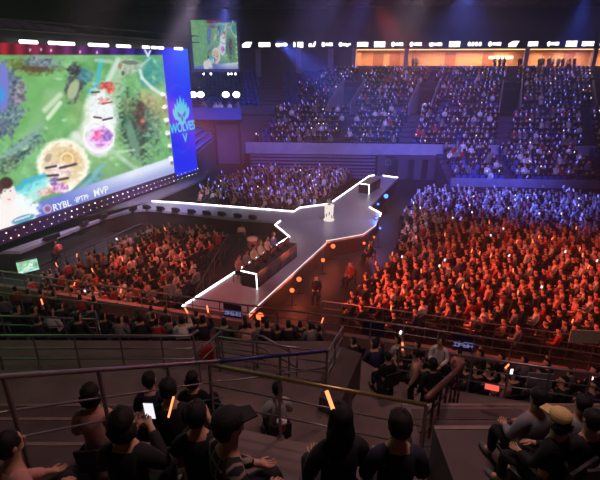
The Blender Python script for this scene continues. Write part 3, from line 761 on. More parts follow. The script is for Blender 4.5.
# hanging side screen
hs=thing('hanging_screen','small hanging screen repeating the game picture above the end stand','screen')
h0=atD(194.5,69,47); h1=atD(238.5,69,47); ht=h0.z+4.3
def hw(u,z): return np.stack([h0.x+(h1.x-h0.x)*u,np.full_like(u,46.9),h0.z+(ht-h0.z)*z],1)
def hc(u,z):
    uu=-26+u*(26+cL); zz=zb+.45+(zt-zb-.6)*z*1.0; a,b=scr_px(uu,zz); return game_paint(a,b)*.82
led_mesh('picture',0,1,0,1,110,90,hw,hc,E_game,hs)
m=MB(); m.box(h0.x-.25,h1.x+.15,46.95,47.5,h0.z-.25,ht+.2); m.build('cabinet',M_black,hs)
for x in (h0.x+.5,h1.x-.5): m=MB(); m.tube([(x,47.2,ht),(x,47.2,RZ)],.04,6); m.build('hanger_rod',M_black,hs)
for x in (h0.x+.9,h0.x+1.6,h0.x+3.3,h0.x+3.6,h1.x-.3): m=MB(); m.ell((x,46.85,h0.z-.45),(.09,.09,.09)); m.build('tail_lamp',E_lamp,hs)
# pink star light in the crowd and follow spot
def blob_light(px,py,Z,r,matl,label,name='stage_lamp',D=None):
    p=atD(px,py,D) if D else at(px,py,Z)
    t=thing(name,label,'lamp',(p.x,p.y,p.z))
    m=MB(); m.ell((0,-.02,0),(r,r*.6,r),n=12,m=8); m.build('lens',matl,t)
    m=MB(); m.box(-r*.7,r*.7,r*.3,r*1.4,-r*.8,r*.8); m.build('housing',M_black,t,bevel=.02); return t,p
t,p=blob_light(459.5,103,None,.24,E_pink,'pink glowing light held in the upper far stand','hand_lamp',54.2)
m=MB(); m.tube([(0,.1,0),(0,.1,-.9)],.03); m.build('handle',M_black,t)
# white banner roll standing in the vomitory
p=fp(t_of(425,110,7,QU0-.2),QU0-.5,zw); t=thing('roll_banner','narrow white upright banner at the aisle mouth of the far stand','banner',p)
m=MB(); m.box(-.28,.28,-.03,.03,.05,1.35); m.build('sheet',M_white,t); m=MB(); m.box(-.32,.32,-.1,.1,0,.06); m.build('base',M_black,t)

# ------------------------------------------------------------ near stand
near=thing('near_stand','near concrete terraces and walkways with steps below the camera','grandstand')
f1=[at(-60,263,2.5),at(0,271,2.5),at(230,303,2.5),at(340,317,2.5),at(400,325,2.5),at(600,355,2.5),at(680,368,2.5)]
eg=[at(-60,340,3.7),at(0,340,3.7),at(200,341,3.7),at(330,341,3.7),at(400,347,4.7),at(600,375,4.7),at(680,387,4.7)]
f1=[Vector((p.x,p.y,0)) for p in f1]; eg=[Vector((p.x,p.y,0)) for p in eg]
def strip(mb,A,B,za,zb_,):
    n=len(A); vs=[(p.x,p.y,za) for p in A]+[(p.x,p.y,zb_) for p in B]; mb.add(vs,[(i,i+1,n+i+1,n+i) for i in range(n-1)])
fr=[0,.3,.55,.8,1.0]; zr=[1.0,1.5,2.1,2.8]
def lerpl(f): return [a.lerp(b,f) for a,b in zip(f1,eg)]
m=MB()
# parapet wall
for i in range(len(f1)-1): m.wall(f1[i],f1[i+1],0,1.8,.22)
m.build('front_parapet',mat('rose parapet',rgb(170,125,125),.7,0,.15,1),near)
m=MB()
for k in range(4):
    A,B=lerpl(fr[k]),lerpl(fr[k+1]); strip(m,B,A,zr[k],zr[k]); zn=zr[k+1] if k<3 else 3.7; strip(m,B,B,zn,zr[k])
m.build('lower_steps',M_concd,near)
# walkway
m=MB(); back=[Vector((-16,7.5,0)),Vector((-14,7.5,0)),Vector((-3,7.2,0)),Vector((0,5.2,0)),Vector((2.0,5.0,0)),Vector((5.2,6.2,0)),Vector((9,6.2,0))]
strip(m,back,eg,3.7,3.7); m.build('walkway',M_conc,near)
# upper near treads left
def tread(name,x0,x1,y0,y1,z,zlow,matl=None):
    m=MB(); m.box(x0,x1,y0,y1,zlow,z); m.build(name,matl or M_concd,near)
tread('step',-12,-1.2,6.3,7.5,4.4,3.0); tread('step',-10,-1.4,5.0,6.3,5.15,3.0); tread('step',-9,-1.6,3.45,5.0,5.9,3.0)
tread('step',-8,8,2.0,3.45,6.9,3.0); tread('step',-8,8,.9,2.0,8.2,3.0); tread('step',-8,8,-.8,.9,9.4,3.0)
# platform below rail 3 (centre)
a=at(209,365,6.75); b=at(427,405,6.75)
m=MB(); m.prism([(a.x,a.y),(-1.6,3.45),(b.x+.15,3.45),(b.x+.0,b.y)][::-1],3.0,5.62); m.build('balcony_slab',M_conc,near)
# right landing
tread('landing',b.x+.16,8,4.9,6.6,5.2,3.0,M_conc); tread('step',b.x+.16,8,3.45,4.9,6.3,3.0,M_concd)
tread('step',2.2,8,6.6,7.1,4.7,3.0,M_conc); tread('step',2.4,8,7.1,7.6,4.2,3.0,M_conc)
m=MB()
for x0,x1,y,z in ((-12,-1.2,7.5,4.4),(-10,-1.4,6.3,5.15),(-9,-1.6,5.0,5.9),(b.x+.16,8,6.6,5.2),(2.2,8,7.1,4.7),(2.4,8,7.6,4.2),(b.x+.16,8,4.9,6.3)): m.box(x0,x1,y-.05,y+.015,z-.04,z+.012)
m.build('step_nosing',mat('nosing strip',rgb(150,125,120),.6),near)
m=MB()
for k in range(5): m.box(b.x+.3,b.x+2.3,5.0+.3*k,5.26+.3*k,5.2,5.22+.0*k)
m.build('tread_mat',M_concd,near)
# sloping stair side wall (centre right) and its stairs
wa=at(333,418,3.9); wb=at(350,352,4.9)
m=MB(); p0=at(329,408,3.9); p1=at(352,352,4.7); m.wall(p0,p1,3.6,0,.5,za=4.1,zb=4.75); m.build('stair_side_wall',M_concd,near)

# railings ------------------------------------------------------
def railing(label,pts,drops,posts,rtop=.035,rmid=.018,mtop=None,mmid=None,h=1.05,name='railing',extra=None):
    """pts: top rail points; drops: vertical distances of lower bars; posts: fractions"""
    base=Vector((pts[0].x,pts[0].y,pts[0].z-h)); t=thing(name,label,'railing',(0,0,0))
    mtop=mtop or M_steel; mmid=mmid or M_steel
    m=MB(); m.tube(pts,rtop,10); m.build('top_rail',mtop,t,smooth=True)
    for d in drops:
        m=MB(); m.tube([p-Vector((0,0,d)) for p in pts],rmid,8); m.build('lower_rail',mmid,t,smooth=True)
    segs=[(pts[i+1]-pts[i]).length for i in range(len(pts)-1)]; L=sum(segs)
    for f in posts:
        s=f*L; 
        for i,sl in enumerate(segs):
            if s<=sl+1e-6: p=pts[i].lerp(pts[i+1],s/sl); break
            s-=sl
        m=MB(); m.tube([p,p-Vector((0,0,h))],.024,8); po=m.build('post',mmid,t); m=MB(); m.tube([p-Vector((0,0,h)),p-Vector((0,0,h-.02))],.06,8); m.build('base_plate',mmid,po)
    return t
def even(n): return [i/(n-1) for i in range(n)]
up=lambda L,z:[Vector((p.x,p.y,z)) for p in L]
railing('long steel railing on the pink parapet between floor crowd and near stand',up(f1,2.5),[.33],even(26),.035,.02,h=.7)
fb=[at(322,299.5,1.9),at(400,309,1.9),at(600,337,1.9),at(680,348,1.9)]
fb=[Vector((p.x,p.y,1.15)) for p in [at(322,301,1.15),at(400,311,1.15),at(600,339,1.15),at(680,350,1.15)]]
railing('steel crowd barrier on the floor before the red lit crowd',fb,[.35,.7],even(16),.03,.018,h=1.15)
r1=[at(-40,336,4.7),at(190,336,4.7),at(198,330.5,4.7)]
railing('straight steel walkway railing at the left above dark steps',r1,[.37,.68],[.02,.14,.3,.47,.66,.83,.97],.042,.022)
r2=[atD(-20,379,3.15),atD(0,377,3.3),atD(220,361,5.9),atD(327,351,7.6)]
railing('thick steel handrail sloping across the left foreground before seated heads',r2[:3],[.38,.7],[.06,.35,.66,.92],.026,.013,h=1.5)
railing('blue tinted continuation of the foreground handrail beside the stairwell',[atD(220,361,5.9),atD(327,351,7.6)],[.4],[.5,1],.035,.016,M_bluerail)  # far end of the same handrail, coloured bluer than the rest
r3=[a,b]
railing('brass coloured railing across the centre foreground sloping down to the right',r3,[.37,.72],[0,.35,.68,1],.03,.014,M_gold,M_steel,h=1.13)
r4=[Vector((b.x+.12,5.45,6.35)),Vector((b.x+.12+.95,7.9,4.95))]; r4=[atD(427,398,5.35),atD(463,365,8.0)]
railing('thick brown stair handrail right of the person in black',r4,[.35,.7],even(7),.05,.018,M_brown,M_brown,h=1.15)
r5=[Vector((p.x,p.y,4.7)) for p in eg[4:]]
railing('steel walkway railing at the right before the red lit rows',r5,[.33,.66],even(8),.035,.018)
# stairwell rails in the centre
railing('stairwell front railing with crossing bars in the picture centre',[at(218,337,4.7),at(327,352,4.7)],[.3,.6,.9],[0,.33,.66,1],.03,.018,h=1.0)
railing('stairwell rear railing with bent top behind the crossing bars',[at(215,328,4.7),at(262,336,4.7),at(297,356,4.3)],[.35,.7],[0,.5,1],.03,.018,h=.95)
railing('short blue grey handrail climbing beside the stairwell right end',[at(327,353,4.7),at(343,327,4.7)],[.3,.6],[0,.5,1],.032,.018,h=1.0)
railing('short steel handrail beside red bag left of the stairwell',[at(198,352,4.6),at(221,331,4.7)],[.3],[0,1],.03,.018,h=.9)
railing('slanted stair handrail on the left lower steps',[at(68,323,3.9),at(95,311,3.9),at(100,331,3.7)],[.3],[0,.45,1],.03,.018,h=.9)
railing('low steel rail running over the left lower rows',[Vector((p.x,p.y,3.55)) for p in [at(-30,289,3.55),at(0,293,3.55),at(120,306,3.55),at(185,318,3.55)]],[],even(9),.03,.018,h=1.6)
railing('second low steel rail just above the left walkway',[at(-30,315,4.0),at(95,319,4.0)],[.3],even(5),.03,.018,h=.8)
railing('thin dark barrier in front of the left floor block facing the stage',[at(34,271,1.1),at(140,224,1.1),at(214,226,1.1)],[.4,.8],even(14),.03,.016,mat('barrier grey',rgb(90,80,82),.5,.4),MATS.get('barrier grey'),h=1.1)
railing('thin dark barrier between the left floor block and the runway',[at(228,234,1.1),at(196,290,1.1)],[.4,.8],even(7),.03,.016,MATS['barrier grey'],MATS['barrier grey'],h=1.1)
# banners on the fence
def banner(label,px0,py0,px1,py1,z0,z1,zf,nglyph):
    a=at(px0,py0,z1); b=at(px1,py1,z1); t=thing('fence_banner',label,'banner'); d=(b-a).normalized(); n=Vector((d.y,-d.x,0))
    m=MB(); m.wall(a+n*.07,b+n*.07,z0,z1,.03); m.build('cloth',M_banner,t)
    L=(b-a).length; rs=random.Random(3)
    g=MB(); R=Matrix((( d.x,0,n.x),(d.y,0,n.y),(0,1,0))).to_4x4()
    for k in range(nglyph):
        c0=a+d*(L*(.16+.68*k/max(1,nglyph-1))); s=min(.1,(z1-z0)*.2)
        c0=Vector((c0.x,c0.y,(z0+z1)/2))+n*.1
        for q in range(4):
            if rs.random()<.5: g.box(-s,s,-.014,.014,-.005,.005,Matrix.Translation(c0+Vector((0,0,s*(q-1.5)*.6)))@R)
            else: g.box(-.014,.014,-s,s,-.005,.005,Matrix.Translation(c0+d*s*(q-1.5)*.6)@R)
    g.build('lettering',emat('glyph lavender',rgb(150,150,215),.5),t); return t
banner('navy banner with pale lettering on the rail at the runway foot',224,302,242,305,1.6,2.35,0,5)
banner('plain looking navy banner on the parapet rail in the picture centre',363,320,385,323,1.85,2.4,0,0)
banner('navy banner with pale lettering behind the person with white collar',454,333.5,476,336.5,1.75,2.4,0,4)
# ---------- rows of people behind the parapet
def row_people(k,f,block,fill,px0,px1):
    L=[a.lerp(b,f) for a,b in zip(f1,eg)]
    pts=[]; 
    for i in range(len(L)-1):
        d=L[i+1]-L[i]; n=max(1,int(d.length/.6))
        for j in range(n): pts.append(L[i]+d*(j/n))
    for p in pts:
        z=zr[k]; px,py,_=proj(Vector((p.x,p.y,z+1)))
        if not(px0<px<px1): continue
        if 205<px<222 or 322<px<352: continue
        face=math.atan2(f1[3].y-eg[3].y,.0)-PI/2; nd=(f1[2]-eg[2]).normalized(); fz=math.atan2(nd.y,nd.x)-PI/2+.25
        seats.append((p.x,p.y,z,fz,'seat','near',k))
        if random.random()<fill(px): people.append((p.x,p.y,z,fz+random.uniform(-.3,.3),'near',4-k,'stand'))
for k in range(4):
    f=(fr[k]+fr[k+1])/2
    row_people(k,f,'near',lambda px,k=k:(.75 if px>130 else .5) if px<345 else .8,-15,625)
# ------------------------------------------------------------ distribute people and seats
cands=[]
for (x,y,z,rz,block,row,kind) in people:
    px,py,d=proj((x,y,z+1)); 
    if -14<px<614 and py<490: cands.append((d,x,y,z,rz,block,row,kind))
cands.sort()
NIND=300-36
ordn=['','first','second','third','fourth','fifth','sixth','seventh','eighth','ninth','tenth']+[f'row {i}' for i in range(11,60)]
tops=['white','black','grey','red','pale pink','dark blue']
wt={'left':[3,9,3,3,3,2],'right':[4,9,3,2,4,2],'near':[2,9,3,1,1,3],'centre':[3,8,4,1,1,5],'far_lower':[1,9,3,1,0,6],'far_upper':[.5,9,2,1,0,6],'far_bottom':[2,8,3,1,0,5]}
desc={'left':'left floor block','right':'right floor block','near':'rows behind pink parapet'}
nth=['','first','second','third','fourth','fifth','sixth','seventh','eighth','ninth','tenth','eleventh','twelfth','thirteenth','fourteenth','fifteenth','sixteenth','seventeenth','eighteenth','nineteenth','twentieth']
def nthw(n): return nth[n] if n<len(nth) else 'back'
crowd={'all':[]}; sticks=[]
for i,(d,x,y,z,rz,block,row,kind) in enumerate(cands):
    tn=random.choices(tops,wt[block])[0]; r=random.random()
    pa_=('sit','lap') if r<.8 else (('sit','up') if r<.97 or block=='near' else ('stand','down'))
    if block in('near',) and pa_[1]=='up' and random.random()<.5: pa_=('sit','lap')
    me=TEMPL[(tn,)+pa_]; s=random.uniform(.93,1.07)
    hold=None
    if pa_[1]=='up' and pa_[0]=='sit':
        c,sn=math.cos(rz),math.sin(rz); lx,ly,lz=.19*s,.24*s,(.52+.80)*s
        hold=(x+lx*c-ly*sn,y+lx*sn+ly*c,z+lz,block,row,d)
    elif block.startswith('far') or block in('centre','right') and d>33:
        pr={'far_upper':.36,'far_lower':.25,'far_bottom':.3}.get(block,.25)
        if random.random()<pr:
            c,sn=math.cos(rz),math.sin(rz); lx,ly,lz=.12*s,.33*s,.80*s
            hold=(x+lx*c-ly*sn,y+lx*sn+ly*c,z+lz,block,row,d)
    if hold: sticks.append(hold)
    if i<NIND:
        o=bpy.data.objects.new('person',me); C.objects.link(o); o.location=(x,y,z); o.rotation_euler=(0,0,rz); o.scale=(s,s,s)
        act={'lap':'seated','up':'seated raising one arm','down':'standing'}[pa_[1]]
        rw=f'{nthw(row)} row'
        o['label']=f"spectator in {tn} top {act}, {rw}, {desc.get(block,'far off')}"; o['category']='person'
        o['group']={'left':'spectators in the left floor block','right':'spectators in the right floor block','near':'spectators in the near rows'}.get(block,'spectators')
    else: crowd['all'].append((me,(x,y,z),rz,s))
o=merged('crowd',crowd['all'],M_attr); setp(o,'dense seated crowd filling the floor and the far grandstands','crowd',None,'stuff')
# seats
def near_seats(kind,me,name,label,cat,group,n=300):
    L=[]
    for (x,y,z,rz,k,block,row) in seats:
        if k!=kind: continue
        px,py,d=proj((x,y,z+.5))
        if -14<px<614 and py<490: L.append((d,x,y,z,rz,block,row))
    L.sort()
    for (d,x,y,z,rz,block,row) in L[:n]:
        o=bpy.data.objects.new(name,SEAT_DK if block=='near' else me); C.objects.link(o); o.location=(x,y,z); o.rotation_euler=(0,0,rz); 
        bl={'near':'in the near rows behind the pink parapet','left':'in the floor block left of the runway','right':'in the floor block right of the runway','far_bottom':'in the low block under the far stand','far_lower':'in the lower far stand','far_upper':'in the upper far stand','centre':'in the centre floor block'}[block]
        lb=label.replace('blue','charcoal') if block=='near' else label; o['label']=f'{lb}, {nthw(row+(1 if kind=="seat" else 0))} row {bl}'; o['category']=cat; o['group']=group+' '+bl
    if len(L)>n:
        o=merged(name,[(me,(x,y,z),rz,1) for (d,x,y,z,rz,b,r) in L[n:]],me.materials[0]); setp(o,f'remaining {label}s in long rows farther away',cat,None,'stuff')
near_seats('seat',SEAT_ME,'stadium_seat','blue plastic stadium seat','seat','stadium seats')
near_seats('chair',CHAIR_ME,'folding_chair','dark folding chair','chair','folding chairs')
# light sticks
def stick_me(n_,matl,r=.035,L=.3):
    m=MB(); m.cur=0; m.tube([(0,0,-.1),(0,0,0)],.014,6); m.cur=1; m.tube([(0,0,0),(0,0,L)],r,6); return mk_mesh(m,[M_black,matl],n_)
ST={'b':stick_me('light_stick',E_stickb,.05,.22),'o':stick_me('light_stick',E_sticko,.022,.2),'w':stick_me('light_stick',E_stickw,.04,.12)}
sticks.sort(key=lambda h:h[5]); rest={'b':[],'w':[],'o':[]}
random.seed(5)
for i,(x,y,z,block,row,d) in enumerate(sticks):
    if block in('near','left') or (block=='right' and d<30):
        k=random.choices('ow',[3,1])[0]
        if random.random()<.55: continue
    else: k=random.choices('bw',[4,1])[0]
    if i<300:
        o=bpy.data.objects.new('light_stick',ST[k]); C.objects.link(o); o.location=(x,y,z); o.rotation_euler=(random.uniform(-.4,.4),random.uniform(-.4,.4),0)
        bl={'near':'over the near rows','left':'over the left floor block','right':'over the right floor block','centre':'over the centre floor block'}.get(block,'over the far stand')
        o['label']=f"{ {'b':'blue','o':'orange','w':'white'}[k] } glowing light stick held up {bl}"; o['category']='light stick'; o['group']='light sticks '+bl+' '+k
    else: rest[k].append((ST[k],(x,y,z),random.uniform(0,6),1))
allr=[]
for k in rest: allr+=[(k,r) for r in rest[k]]
# one object, emission coloured by attribute
m=MB(); rr=[]
cols=[]
for k,(me,loc,rz,s) in allr:
    L={'b':.2,'w':.12,'o':.2}[k]; n0=len(m.f); m.cur={'b':0,'w':1,'o':2}[k]; m.tube([(loc[0],loc[1],loc[2]),(loc[0]+random.uniform(-.05,.05),loc[1],loc[2]+L)],.05,5)
if allr: setp(m.build('light_stick',[E_stickb,E_stickw,E_sticko]),'tiny blue and white light sticks glowing all over the far stands','light stick',None,'stuff')

# ------------------------------------------------------------ judges desk
def desk(name,label,a,b,cnear,end_w,h=.78,lit=True):
    t=thing(name,label,'desk'); d=(b-a).normalized(); n=Vector((d.y,-d.x,0))  # n: to the right of travel
    L=(b-a).length; M=Matrix.Translation((a.x,a.y,ZS))@Matrix(((d.x,n.x,0),(d.y,n.y,0),(0,0,1))).to_4x4()
    m=MB(); m.box(0,L,0,end_w,h-.06,h,M); m.build('desk_top',mat('desk laminate',rgb(60,52,58),.3),t)
    m=MB(); m.box(0,.05,0,end_w,0,h-.06,M); m.build('end_panel',M_black,t); m=MB(); m.box(L-.05,L,0,end_w,0,h-.06,M); m.build('end_panel',M_black,t)
    m=MB(); m.box(.05,L-.05,end_w-.05,end_w,0,h-.06,M); m.build('front_panel',mat('desk panel',rgb(34,30,36),.4),t)
    k=max(2,int(L/1.0))
    for i in range(k):
        m=MB(); x0=L*(i+.2)/k; x1=L*(i+.8)/k; m.box(x0,x1,end_w,end_w+.02,.12,h-.2,M); m.box(x0+.1,x1-.2,end_w+.02,end_w+.03,.2,h-.3,M); m.build('badge_panel',mat('badge',rgb(62,56,66),.35),t)
    if lit:
        m=MB(); m.tube([M@Vector((-.03,0.02,h)),M@Vector((-.03,end_w,h)),M@Vector((-.03,end_w+.02,.02))],.028,6); m.build('led_trim',E_white,t)
    return t,M,L,d,n
da=at(241,270.5,ZS+.78); db=at(283,241,ZS+.78)
t,DM,DL,dd,dn=desk('commentary_desk','long black desk with lit end panel where people sit on the near runway',Vector((da.x,da.y,0)),Vector((db.x,db.y,0)),None,.85)
da2=at(359,183.3,ZS+.78); db2=at(371,177,ZS+.78)
desk('commentary_desk','second black desk with lit edge at the far runway end',Vector((da2.x,da2.y,0)),Vector((db2.x,db2.y,0)),None,.9)
# items on the desk: monitors
def monitor(label,M,x,y,rz):
    p=M@Vector((x,y,.78)); t=thing('monitor',label,'monitor',p,rz)
    m=MB(); m.box(-.12,.12,-.08,.08,0,.015); m.box(-.02,.02,-.02,.02,.015,.18); m.build('stand',M_black,t)
    m=MB(); m.box(-.27,.27,-.02,.02,.14,.46); m.build('panel',M_black,t); return t
ang=math.atan2(dd.y,dd.x)
for i in range(5): monitor(f"slim black monitor on the runway desk, {['nearest','second nearest','middle','second farthest','farthest'][i]} of five",DM,.6+i*(DL-1.2)/4,.55,ang)
# ------------------------------------------------------------ detailed people
M_skin=mat('skin',rgb(200,148,122),.55,0,.06); 
def hero(label,loc,rz,pose,arm,top,pants,hair_style,hair=HAIR,lean=0,s=1,group=None,cap=None,chk=False,fingers=True):
    t=thing('person',label,'person',loc,rz,group); t.scale=(s,s,s)
    V_,E_,R_,T_,z0=skeleton(pose,arm,fingers,lean)
    me=skin_mesh(V_,E_,R_,1); me.name='body'; me.materials.clear(); me.materials.append(M_skin); me.polygons.foreach_set('use_smooth',[True]*len(me.polygons))
    hy=.015+lean*.87; hz=z0+.765
    # shaped head merged in the body mesh
    bm=bmesh.new(); bm.from_mesh(me)
    def e(c,r,u=12,v=10):
        bmesh.ops.create_uvsphere(bm,u_segments=u,v_segments=v,radius=1,matrix=Matrix.Translation(c)@Matrix.Diagonal((*r,1)))
    e((0,hy,hz+.015),(.078,.097,.108)); e((0,hy+.03,hz-.05),(.055,.065,.06)); e((0,hy+.1,hz-.012),(.014,.022,.026),8,6)
    for sx in (-1,1): e((sx*.08,hy-.005,hz-.005),(.012,.024,.032),8,6)
    bm.to_mesh(me); bm.free(); me.polygons.foreach_set('use_smooth',[True]*len(me.polygons))
    bo=bpy.data.objects.new('body',me); C.objects.link(bo); bo.parent=t
    for sx in (-1,1):
        m=MB(); m.ell((sx*.03,hy+.092,hz+.01),(.011,.006,.007),n=8,m=6); m.build('eye',mat('eye',rgb(25,18,15),.3),t)
    m=MB(); m.ell((0,hy+.093,hz-.055),(.022,.006,.006),n=8,m=6); m.build('mouth',mat('lips',rgb(150,80,75),.5),t)
    # clothing: same skeleton limbs a little thicker, without head and hands
    def cloth(name,keep,matl,extra):
        idx=[i for i in range(len(V_)) if keep(i)]; mp={j:k for k,j in enumerate(idx)}
        ed_=[(mp[a],mp[b]) for a,b in E_ if a in mp and b in mp]; rr=[tuple(x+extra for x in (R_[i] if isinstance(R_[i],tuple) else (R_[i],R_[i]))) for i in idx]
        vv=[V_[i] for i in idx]
        if not ed_: return
        m_=skin_mesh(vv,ed_,rr,1); m_.name=name; m_.materials.clear(); m_.materials.append(matl); o=bpy.data.objects.new(name,m_); C.objects.link(o); o.parent=t; return o
    cloth('jacket',lambda i:T_[i]=='body',top,.016)
    cloth('trousers',lambda i:T_[i]=='leg' or i==0,pants,.012)
    for i,tg in enumerate(T_):
        if tg=='foot':
            p=V_[i]; m=MB(); m.ell((p[0],p[1]-.04,.045),(.05,.13,.045)); m.build('shoe',mat('grey shoe',rgb(95,90,95),.7),t,smooth=True)
    hm=mat('hair '+hair_style+str(round(hair[0],3)),hair,.8,0,.4,40)
    m=MB(); m.ell((0,hy-.02,hz+.04),(.093,.105,.098),n=18,m=12)
    m.ell((0,hy-.045,hz-.005),(.088,.075,.09),n=16,m=10)
    if hair_style=='long':
        m.ell((0,hy-.075,hz-.12),(.1,.055,.2),n=16,m=10); m.ell((.07,hy-.03,hz-.1),(.03,.05,.15)); m.ell((-.07,hy-.03,hz-.1),(.03,.05,.15))
    if hair_style=='bun': m.ell((0,hy-.08,hz+.12),(.05,.05,.05))
    if hair_style=='bob': m.ell((0,hy-.04,hz-.05),(.115,.085,.1),n=16,m=10)
    m.v=[(a_+random.uniform(-.007,.007),b_+random.uniform(-.007,.007),c_+random.uniform(-.007,.007)) for a_,b_,c_ in m.v]
    m.build('hair',hm,t,smooth=True)
    if cap:
        m=MB(); m.ell((0,hy-.01,hz+.065),(.105,.115,.085),n=18,m=10); m.add([(-.08,hy+.07,hz+.05),(.08,hy+.07,hz+.05),(.06,hy+.19,hz+.035),(-.06,hy+.19,hz+.035),(-.08,hy+.07,hz+.062),(.08,hy+.07,hz+.062),(.06,hy+.19,hz+.047),(-.06,hy+.19,hz+.047)],[(3,2,1,0),(4,5,6,7),(0,1,5,4),(1,2,6,5),(2,3,7,6),(3,0,4,7)])
        m.build('cap',cap,t,smooth=False)
    return t,z0
def plaid():
    m=mat('plaid cloth',rgb(40,34,34),.8); n=m.node_tree.nodes; l=m.node_tree.links
    tc=n.new('ShaderNodeTexCoord'); out=None
    b=n['Principled BSDF']; acc=None
    for d in ('X','Z'):
        wv=n.new('ShaderNodeTexWave'); wv.bands_direction=d; wv.inputs['Scale'].default_value=3.2; l.new(tc.outputs['Object'],wv.inputs['Vector'])
        r=n.new('ShaderNodeValToRGB'); r.color_ramp.elements[0].position=.86; r.color_ramp.elements[1].position=.93; l.new(wv.outputs['Fac'],r.inputs['Fac'])
        if acc is None: acc=r
        else:
            mx=n.new('ShaderNodeMixRGB'); mx.blend_type='LIGHTEN'; mx.inputs[0].default_value=1; l.new(acc.outputs[0],mx.inputs[1]); l.new(r.outputs[0],mx.inputs[2]); acc=mx
    mx=n.new('ShaderNodeMixRGB'); l.new(acc.outputs[0],mx.inputs[0]); mx.inputs[1].default_value=(*rgb(38,32,34),1); mx.inputs[2].default_value=(*rgb(150,130,125),1); l.new(mx.outputs[0],b.inputs['Base Color']); return m
K=lambda n_,c:mat(n_,c,.85,0,.12,10)
k_black=K('black top',rgb(24,21,24)); k_white=K('white top',rgb(215,205,205)); k_grey=K('grey shirt',rgb(135,128,140)); k_pink=K('pink top',rgb(210,150,140)); k_plaid=plaid(); k_dark=K('dark trousers',rgb(26,24,30)); k_navy=K('navy top',rgb(30,32,52)); k_cream=K('cream cap',rgb(225,190,130)); k_beige=K('beige suit',rgb(205,175,150)); k_purple=K('purple top',rgb(95,75,130)); k_teal=K('pale grey suit',rgb(150,150,155))
def head_at(px,py,D,tread_h=1.28): # location of seated person's base so that head centre projects at px,py
    p=atD(px,py,D); return Vector((p.x,p.y,p.z-tread_h))
def seat_under(loc,rz,label):
    o=bpy.data.objects.new('stadium_seat',SEAT_DK); C.objects.link(o); o.location=loc; o.rotation_euler=(0,0,rz); o['label']=label; o['category']='seat'; return o
def foreground(label,px,py,D,zt_,rz,arm,top,hs,**kw):
    # seated person: tread height zt_, scale chosen so the head sits at the photographed height
    p=atD(px,py,D); s=(p.z-zt_)/1.285; s=max(.86,min(1.14,s)); loc=Vector((p.x,p.y,zt_))
    seat_under(loc,rz,'stadium seat under the '+label[:60]); return hero(label,loc,rz,'sit',arm,top,k_dark,hs,s=s,**kw)
T0,T1,T2,T3=6.9,5.9,5.15,4.4
foreground('person with black hair and pale pink top behind the left foreground handrail',90,394,4.35,T1,.1,'lap',k_pink,'bob')
hp_=foreground('person with dark bob raising a lit phone at the lower left',122,423,2.85,T0,-.05,'both',k_black,'bob')
foreground('person in dark hooded top with hands raised in front beside the plaid shirt',196,415,3.05,T0,.1,'both',k_black,'short')
foreground('person in dark plaid shirt and cap turning face right, lower left',226,409,2.75,T0,-1.0,'lap',k_plaid,'short',cap=k_black)
foreground('person with long dark hair seated below an orange light stick',340,418,2.9,T0,.25,'lap',k_black,'long')
foreground('person with short black hair, low in the picture right of centre',400,425,2.85,T0,0,'lap',k_navy,'short')
foreground('person in grey shirt with dark hair at the lower right landing',539,398,4.0,6.3,.2,'lap',k_grey,'short')
foreground('person in pale shirt beside the right edge behind the cream cap',583,404,4.05,6.3,.0,'lap',k_teal,'short')
foreground('person wearing a cream cap in the lower right corner',557,432,3.2,T0,.5,'lap',k_black,'bob',cap=k_cream)
foreground('person with dark hair in the extreme lower right corner',592,424,3.2,T0,.1,'lap',k_black,'short')
foreground('person in pale pink top at the extreme lower left corner',8,446,2.75,T0,-.6,'lap',k_pink,'short')
foreground('person with dark hair behind the phone, left middle foreground',149,380,5.6,T2,.1,'lap',k_navy,'short')
foreground('person with dark round head right of the seated pair, foreground',192,379,5.7,T2,.0,'lap',k_black,'bob')
foreground('person in black top sitting low near the orange light stick',168,388,4.4,T1,.2,'lap',k_black,'short')
foreground('person in white top bending near the stairwell left end',277,383,7.0,3.75,.3,'lap',k_white,'short')
foreground('person in dark top on the walkway below the blue handrail',212,382,6.7,3.75,.2,'lap',k_black,'bob')
def standing(label,px,py,z,rz,arm,top,hs,**kw):
    p=at(px,py,z); return hero(label,Vector((p.x,p.y,z)),rz,'stand',arm,top,k_dark,hs,**kw)
standing('person in black standing by the brown handrail with back turned',425,424,3.7,.2,'down',k_black,'bob',s=.93)
standing('person with white collar and black hair standing beyond the person in black',434,392,3.7,2.6,'lap',k_white,'short',hair=HAIR,s=.84)
standing('person in striped pale top standing left of the person in black',410,408,3.7,1.2,'down',k_pink,'short',s=.86)
foreground('person in black crouched by the sloping wall right of centre',388,357,8.6,3.7,.4,'lap',k_black,'short')
# desk people
tops_=[(k_pink,'orange pink'),(k_teal,'pale grey'),(k_beige,'beige'),(k_beige,'cream'),(k_pink,'salmon'),(k_purple,'purple')]
for i in range(6):
    x=.35+i*(DL-.8)/5.0; p=DM@Vector((x,-.35,0)); p.z=ZS
    lab=f"person in {tops_[i][1]} top seated at the runway desk, {['nearest the lit end','second from the lit end','third from the lit end','fourth from the lit end','fifth from the lit end','farthest from the lit end'][i]}"
    rz=math.atan2(dn.y,dn.x)-PI/2
    hero(lab,p,rz,'sit','lap',tops_[i][0],k_dark,'bob' if i%2 else 'short',hair=rgb(60,40,30) if i!=3 else rgb(140,95,50),fingers=False)
    c=bpy.data.objects.new('office_chair',CHAIR_ME); C.objects.link(c); c.location=p; c.rotation_euler=(0,0,rz); c['label']='dark chair at the runway desk under the person '+['nearest the lit end','second from the lit end','third from the lit end','fourth from the lit end','fifth from the lit end','farthest from the lit end'][i]; c['category']='chair'
